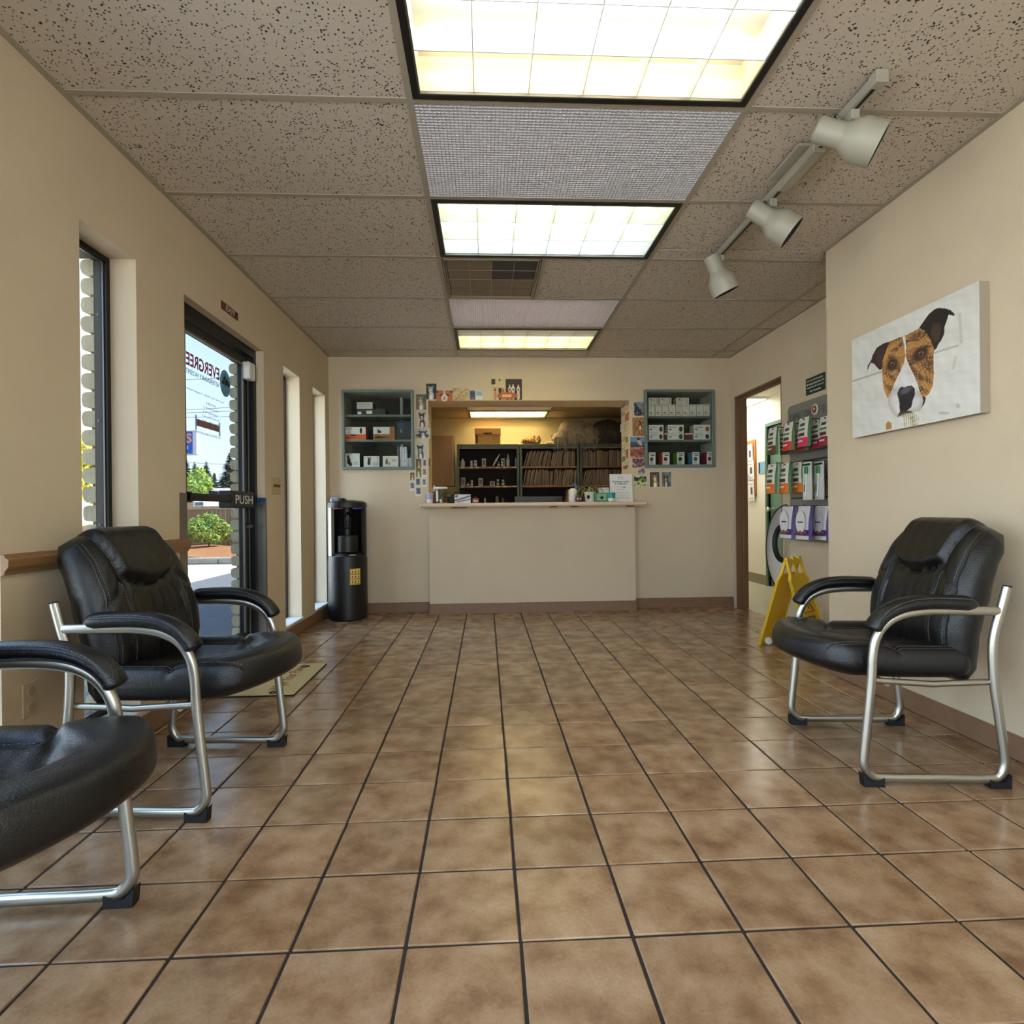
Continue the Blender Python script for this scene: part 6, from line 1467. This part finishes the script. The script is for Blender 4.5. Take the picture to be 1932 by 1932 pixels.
hook(3.96, 1.27, 2.13); hook(3.72, 1.262, 2.2); hook(3.85, .955, 2.14); hook(3.65, .955, 2.15)
for i, (y, x) in enumerate(((3.735, 2.21), (3.68, 2.26))):
    r0 = empty('toothbrush_pack', (x, y, .995), ('front' if i == 0 else 'rear') + ' clear pack holding a green and white pet toothbrush', 'toothbrush pack', 'toothbrush packs')
    MB().box(x, x + .012, y - .05, y + .05, .995, 1.256, .003).build('backing_card', M('pack_white', (214, 216, 210), .4), r0)
    MB().tube([(x - .006, y + .01, 1.02), (x - .006, y - .008, 1.13), (x - .006, y - .005, 1.2)], .006, 6).build('brush_handle', M('brush_white', (236, 238, 234), .4), r0)
    MB().box(x - .014, x - .002, y - .022, y + .012, 1.175, 1.225, .004).build('brush_head', M('brush_green', (50, 130, 70), .4), r0); MB().box(x - .012, x - .002, y + .0, y + .02, 1.05, 1.10, .004).build('brush_grip', M('brush_green', (50, 130, 70), .4), r0)
    MB().box(x - .0012, x, y - .045, y + .045, 1.232, 1.246).build('card_text', INKM, r0)
PUR = (74, 50, 130)
def chew(y, x, label, front=True):
    r0 = pouch(y, x, .725, .955, .19, PUR, (214, 210, 206), .12, label, 'purple treat bags on lower row', .02, False, (210, 208, 210))
    h = .23; w = .19
    m = MB().add([(x - .024, y + .02 * (1 - .18) - (.5 - 1) * 0 - w * .30 * math.cos(a) * -1, .725 + h * (.52 + .34 * math.sin(a))) for a in np.linspace(0, 2 * PI, 21)[:-1]], [tuple(range(20))[::-1]]); m.build('oval_label', M('chew_white', (222, 220, 224), .4), r0)
    m = MB()
    for k in range(4): m.ball((x - .0245, y + .05 - k * .03, .725 + h * (.2 + .03 * (k % 2))), (.003, .018, .010), 8, 5)
    m.build('treat_picture', M('chew_brown', (130, 76, 56), .5), r0, kind='stuff')
    MB().box(x - .0262, x - .0242, y - .015, y + .045, .725 + h * .5, .725 + h * .54).build('brand_text', M('chew_ink', (60, 40, 80), .5), r0)
for (y, x, lb) in ((3.865, 2.15, 'purple and white treat bag, first in the lower row'), (3.665, 2.155, 'purple and white treat bag, second in the lower row'), (3.80, 2.235, 'purple treat bag hanging behind the first lower bag'), (3.60, 2.235, 'purple treat bag hanging behind the second lower bag')): chew(y, x, lb)

# ------------------------------------------------------------------ hallway board and sign
cb = MB().box(HX - .018, HX, 6.89, 7.75, 1.12, 1.82, .003).build('cork_board', M('board_wood', (176, 116, 56), .6), None, 'wood-framed cork board covered with papers in the hallway', 'notice board')
MB().box(HX - .019, HX - .0181, 6.925, 7.715, 1.155, 1.785).build('cork', M('cork', (160, 116, 70), .9, noise=.2, nscale=60), cb)
for i, (y0, z0, w_, h_, lb) in enumerate(((6.94, 1.52, .2, .25, 'upper white notice pinned on the hallway board'), (6.905, 1.31, .22, .24, 'middle white notice pinned on the hallway board'), (6.90, 1.04, .19, .26, 'lowest notice hanging below the hallway board'), (7.02, 1.17, .2, .22, 'bluish notice at the left of the hallway board'), (7.1, 1.42, .2, .26, 'left white notice pinned on the hallway board'))):
    sheet('paper_notice', (HX - .022 - .002 * i, y0 + w_, z0), -Y3, Vector((-.03, 0, 1)), w_, h_, 16, 18, lambda U, V, i=i: mixc(mixc(np.zeros(U.shape + (3,)) + np.array((222, 220, 216) if i != 3 else (176, 196, 220)), ((abs(U - .62) < .14) & (abs(V - .5) < .18)).astype(float), (70, 70, 84)), ((np.sin(V * 70) > .5) & (abs(V - .5) > .25) & (abs(U - .5) < .35)).astype(float) * .5, (120, 120, 124)), None, .0006, .8, label=lb, cat='paper', group='papers on the hallway board')
hs = MB().box(HX - .006, HX, 6.655, 6.84, 1.375, 1.522, .001).build('door_sign', M('sign_sky', (120, 166, 190), .5), None, 'pale blue sign beside the green hallway door', 'sign')
MB().box(HX - .0066, HX - .006, 6.79, 6.825, 1.385, 1.512).build('sign_figures', INKM, hs)

# ------------------------------------------------------------------ outside the door
GZ = -.12
ASPH = M('asphalt', (120, 122, 128), .9, noise=.45, nscale=90, bump=1.0, bscale=120)
MB().box(-4.6, -1.675, -30, 60, GZ - .2, GZ).build('ground_walkway', ASPH, kind='structure')
MB().box(-60, -4.6, -30, 12.1, GZ - .2, GZ).build('ground_parking', M('pale_concrete', (196, 192, 184), .9, noise=.06, nscale=2), kind='structure')
MB().box(-60, -4.6, 12.1, 90, GZ - .2, GZ - .02).build('ground_beyond', M('dry_grass', (150, 140, 100), .9, noise=.3, nscale=1), kind='structure')
CUR = M('kerb_concrete', (170, 166, 156), .9, noise=.3, nscale=12, bump=.6, bscale=40)
for i in range(9): MB().box(-10.6 + i * .82, -9.79 + i * .82, 12.1, 12.28, GZ, .02, .02).build('kerb_stone', CUR, None, 'grey concrete kerb stone edging the mulch bed outside, one of a row', 'kerb', 'kerb stones outside')
m = MB(); q = random.Random(2)
m.grid(lambda u, v: Vector((-12 + u * 8.4, 12.28 + v * 6.5, .0 - .05 * v + .025 * math.sin(u * 31 + v * 17) + .02 * q.random())), 40, 30)
m.build('mulch_bed', M('bark_mulch', (176, 116, 70), .95, noise=.5, nscale=14, bump=1, bscale=30), None, 'orange-brown bark mulch bed behind the kerb outside', 'mulch', kind='stuff')
def leafy(name, c, r_, n, cols, label, cat, size=.06, seed=1, trunk=True, group=None):
    q = random.Random(seed); c = Vector(c); parts = [MB() for _ in cols]
    for i in range(n):
        a, b = q.uniform(0, 2 * PI), math.asin(q.uniform(-.55, 1)); k = q.uniform(.72, 1.03) * (1 + .14 * math.sin(3 * a + 4 * b))
        d = Vector((math.cos(b) * math.cos(a), math.cos(b) * math.sin(a), math.sin(b))); p = c + Vector((d.x * r_[0], d.y * r_[1], d.z * r_[2])) * k
        s_ = Vector((q.uniform(-1, 1), q.uniform(-1, 1), q.uniform(-1, 1))).normalized() * size; t_ = s_.cross(d).normalized() * size * .6
        parts[q.randrange(len(cols))].add([p - s_, p + t_, p + s_ + d * size * .5, p - t_], [(0, 1, 2, 3)])
    r0 = empty(name, (c.x, c.y, -.12), label, cat, group)
    for pm, cl in zip(parts, cols): pm.build('foliage', M('leaf_%d_%d_%d' % cl, cl, .7), r0, kind='stuff')
    if trunk: MB().tube([(c.x, c.y, -.12), (c.x + .03, c.y, c.z)], [.05 * r_[2], .02 * r_[2]], 6).build('trunk', M('bark', (90, 70, 54), .9), r0)
    return r0
b = at(386, 1032, 'z', 0)
leafy('round_bush', (b.x - .1, b.y + .45, .40), (.54, .5, .50), 6000, ((150, 176, 70), (196, 206, 110), (110, 150, 60), (96, 130, 60)), 'bright green rounded bush on the mulch outside the door', 'bush', .04, 4)
# fence
FW_ = M('fence_wood', (150, 126, 98), .9, noise=.25, nscale=5, stretch=(8, 8, .7)); fy = 18.2
fz0 = at(400, 1012, 'y', fy).z; fz1 = at(400, 957, 'y', fy).z
fe = empty('board_fence', (-9, fy, -.1), 'weathered wooden board fence behind the bush outside', 'fence')
bmesh_ = MB().box(-.068, .068, -.01, .01, 0, fz1 + .1, .006).mesh('fence_board', FW_)
for i in range(44): place('fence_board', bmesh_, fe, (-12.2 + i * .142, fy, -.1 - .015 * (i % 3 == 0)))
MB().box(-12.3, -6.0, fy - .035, fy - .011, fz1 - .07, fz1 + .03).build('top_rail', M('fence_rail', (176, 160, 132), .9), fe); MB().box(-12.3, -6.0, fy - .035, fy - .011, .1, .19).build('rail', FW_, fe)
# things beyond the fence
A, B = at(340, 925, 'y', 34), at(445, 960, 'y', 34)
bl = empty('distant_building', ((A.x + B.x) / 2, 36, GZ), 'low peach coloured building beyond the fence', 'building')
MB().box(A.x - 3, B.x + 2, 34, 40, GZ, at(400, 932, 'y', 34).z).build('wall', M('peach_stucco', (214, 176, 146), .9), bl)
MB().prism([(33.5, at(400, 932, 'y', 34).z), (40.5, at(400, 932, 'y', 34).z), (37, at(400, 926, 'y', 34).z + .3)], lambda a, b, d: Vector((d, a, b)), A.x - 3.3, B.x + 2.3).build('roof', M('roof_grey', (176, 168, 158), .9), bl)
A, B = at(394, 925, 'y', 27), at(428, 958, 'y', 27)
MB().prism([(A.x, -.12), (B.x, -.12), (B.x, at(428, 931, 'y', 27).z), (A.x, A.z)], lambda a, b, d: Vector((a, d, b)), 27, 29).build('dark_shed', M('shed_black', (22, 22, 28), .6), None, 'dark shed with sloping top beyond the fence', 'shed')
A, B = at(362, 944, 'y', 25), at(388, 958, 'y', 25)
vn = empty('white_van', ((A.x + B.x) / 2, 26, GZ), 'white van roof showing over the fence', 'van')
MB().box(A.x, B.x, 25, 27, GZ + .4, A.z, .1).build('body', M('van_white', (222, 222, 220), .35), vn); MB().box(A.x + .15, B.x - .1, 24.99, 25.0, A.z - .22, A.z - .08).build('side_window', M('van_glass', (110, 130, 150), .2), vn)
for xx in (A.x + .12, B.x - .12): MB().tube([(xx, 24.98, GZ + .3), (xx, 25.2, GZ + .3)], .3, 16).build('wheel', FOOT, vn)
# blue pole sign
yS = 24; A, B = at(352, 812, 'y', yS), at(371, 858, 'y', yS); wS = 1.15
bs = empty('pole_sign', (B.x - wS / 2, yS, GZ), 'blue and white roadside pole sign outside', 'sign')
MB().box(B.x - wS, B.x, yS, yS + .25, B.z, A.z, .01).build('cabinet', M('sign_cab', (206, 206, 224), .4), bs)
MB().box(B.x - wS + .04, B.x - .16, yS - .01, yS, B.z + .05, A.z - .04).build('sign_face', M('sign_blue', (44, 84, 190), .4), bs)
text('S', (B.x - .31, yS - .011, (A.z + B.z) / 2 + .19), X3, Z3, .27, .40, M('sign_salmon', (226, 150, 130), .5), bs, bold=.03, depth=.005); text('71', (B.x - .42, yS - .011, B.z + .3), X3, Z3, .16, .14, MATS['lettering_white'], bs, bold=.02, depth=.005)
MB().tube([(B.x - wS / 2, yS + .12, GZ), (B.x - wS / 2, yS + .12, B.z)], .07, 10).build('pole', GREY, bs)
# conifers
def conifer(px, ptop, pbot, y, wpx, seed, label):
    t_, bt = at(px, ptop, 'y', y), at(px, pbot, 'y', y); w = wpx / FPX * y * 1.1; q = random.Random(seed); hgt = t_.z - GZ
    r0 = empty('conifer_tree', (t_.x, y, GZ), label, 'tree', 'conifers beyond the fence')
    MB().tube([(t_.x, y, GZ), (t_.x, y, t_.z)], [.16, .02], 6).build('trunk', M('bark', (90, 70, 54), .9), r0)
    ms = [MB(), MB()]
    for i in range(1100):
        f = q.random() ** .8; z = t_.z - (t_.z - max(bt.z - 1.0, .3)) * f; L_ = (.10 + w * 1.15 * f) * q.uniform(.6, 1.1); a = q.uniform(0, 2 * PI); d = Vector((math.cos(a), math.sin(a), -.28)); s_ = Vector((-math.sin(a), math.cos(a), 0)) * (.07 + L_ * .16)
        p = Vector((t_.x, y, z)); ms[i % 2].add([p, p + d * L_ * .5 + s_, p + d * L_ + Vector((0, 0, .05)), p + d * L_ * .5 - s_], [(0, 1, 2, 3)])
    for mm, cl in zip(ms, ((66, 88, 72), (96, 116, 88))): mm.build('branches', M('needle_%d' % cl[0], cl, .8), r0, kind='stuff')
conifer(350, 862, 925, 44, 26, 1, 'dark conifer at the left edge of the door view'); conifer(367, 872, 925, 58, 22, 2, 'slim conifer behind the bright leafy tree'); conifer(389, 871, 925, 51, 26, 3, 'conifer right of the bright leafy tree'); conifer(433, 855, 925, 44, 34, 4, 'tall conifer beside the brick pier outside'); conifer(404, 892, 925, 55, 14, 5, 'small distant conifer in the gap')
b = at(375, 912, 'y', 31)
leafy('leafy_tree', (b.x, 31, b.z - .1), (.56, .5, .82), 1500, ((176, 200, 96), (200, 216, 120), (150, 180, 84)), 'bright yellow-green leafy tree beyond the fence', 'tree', .12, 8)
b = at(150, 900, 'y', 20)
leafy('yellow_tree', (b.x - .3, 20, b.z), (1.1, 1.0, 1.5), 2600, ((214, 206, 60), (196, 190, 50), (230, 220, 96)), 'yellow leafy tree glimpsed through the first window', 'tree', .11, 9)
A = at(153, 985, 'y', 11)
MB().box(A.x - 1.2, A.x + .4, 11, 11.3, GZ, .75, .02).build('brick_planter', M('planter_red', (150, 96, 70), .9), None, 'red brick planter glimpsed through the first window', 'planter')
for i, (p, q_, y) in enumerate((((330, 713), (450, 706), 30), ((330, 770), (450, 764), 36), ((330, 776), (450, 771), 36), ((330, 784), (450, 782), 40), ((330, 868), (450, 874), 42))):
    a, b = at(*p, 'y', y), at(*q_, 'y', y); d = (b - a) * 1.6
    MB().tube([a - d, (a + b) / 2 - Z3 * .15, b + d], .016, 4).build('power_line', M('cable', (110, 120, 136), .6), None, '%s overhead power line crossing the sky outside' % ('topmost', 'second', 'third', 'fourth', 'lowest')[i], 'cable', 'power lines outside')
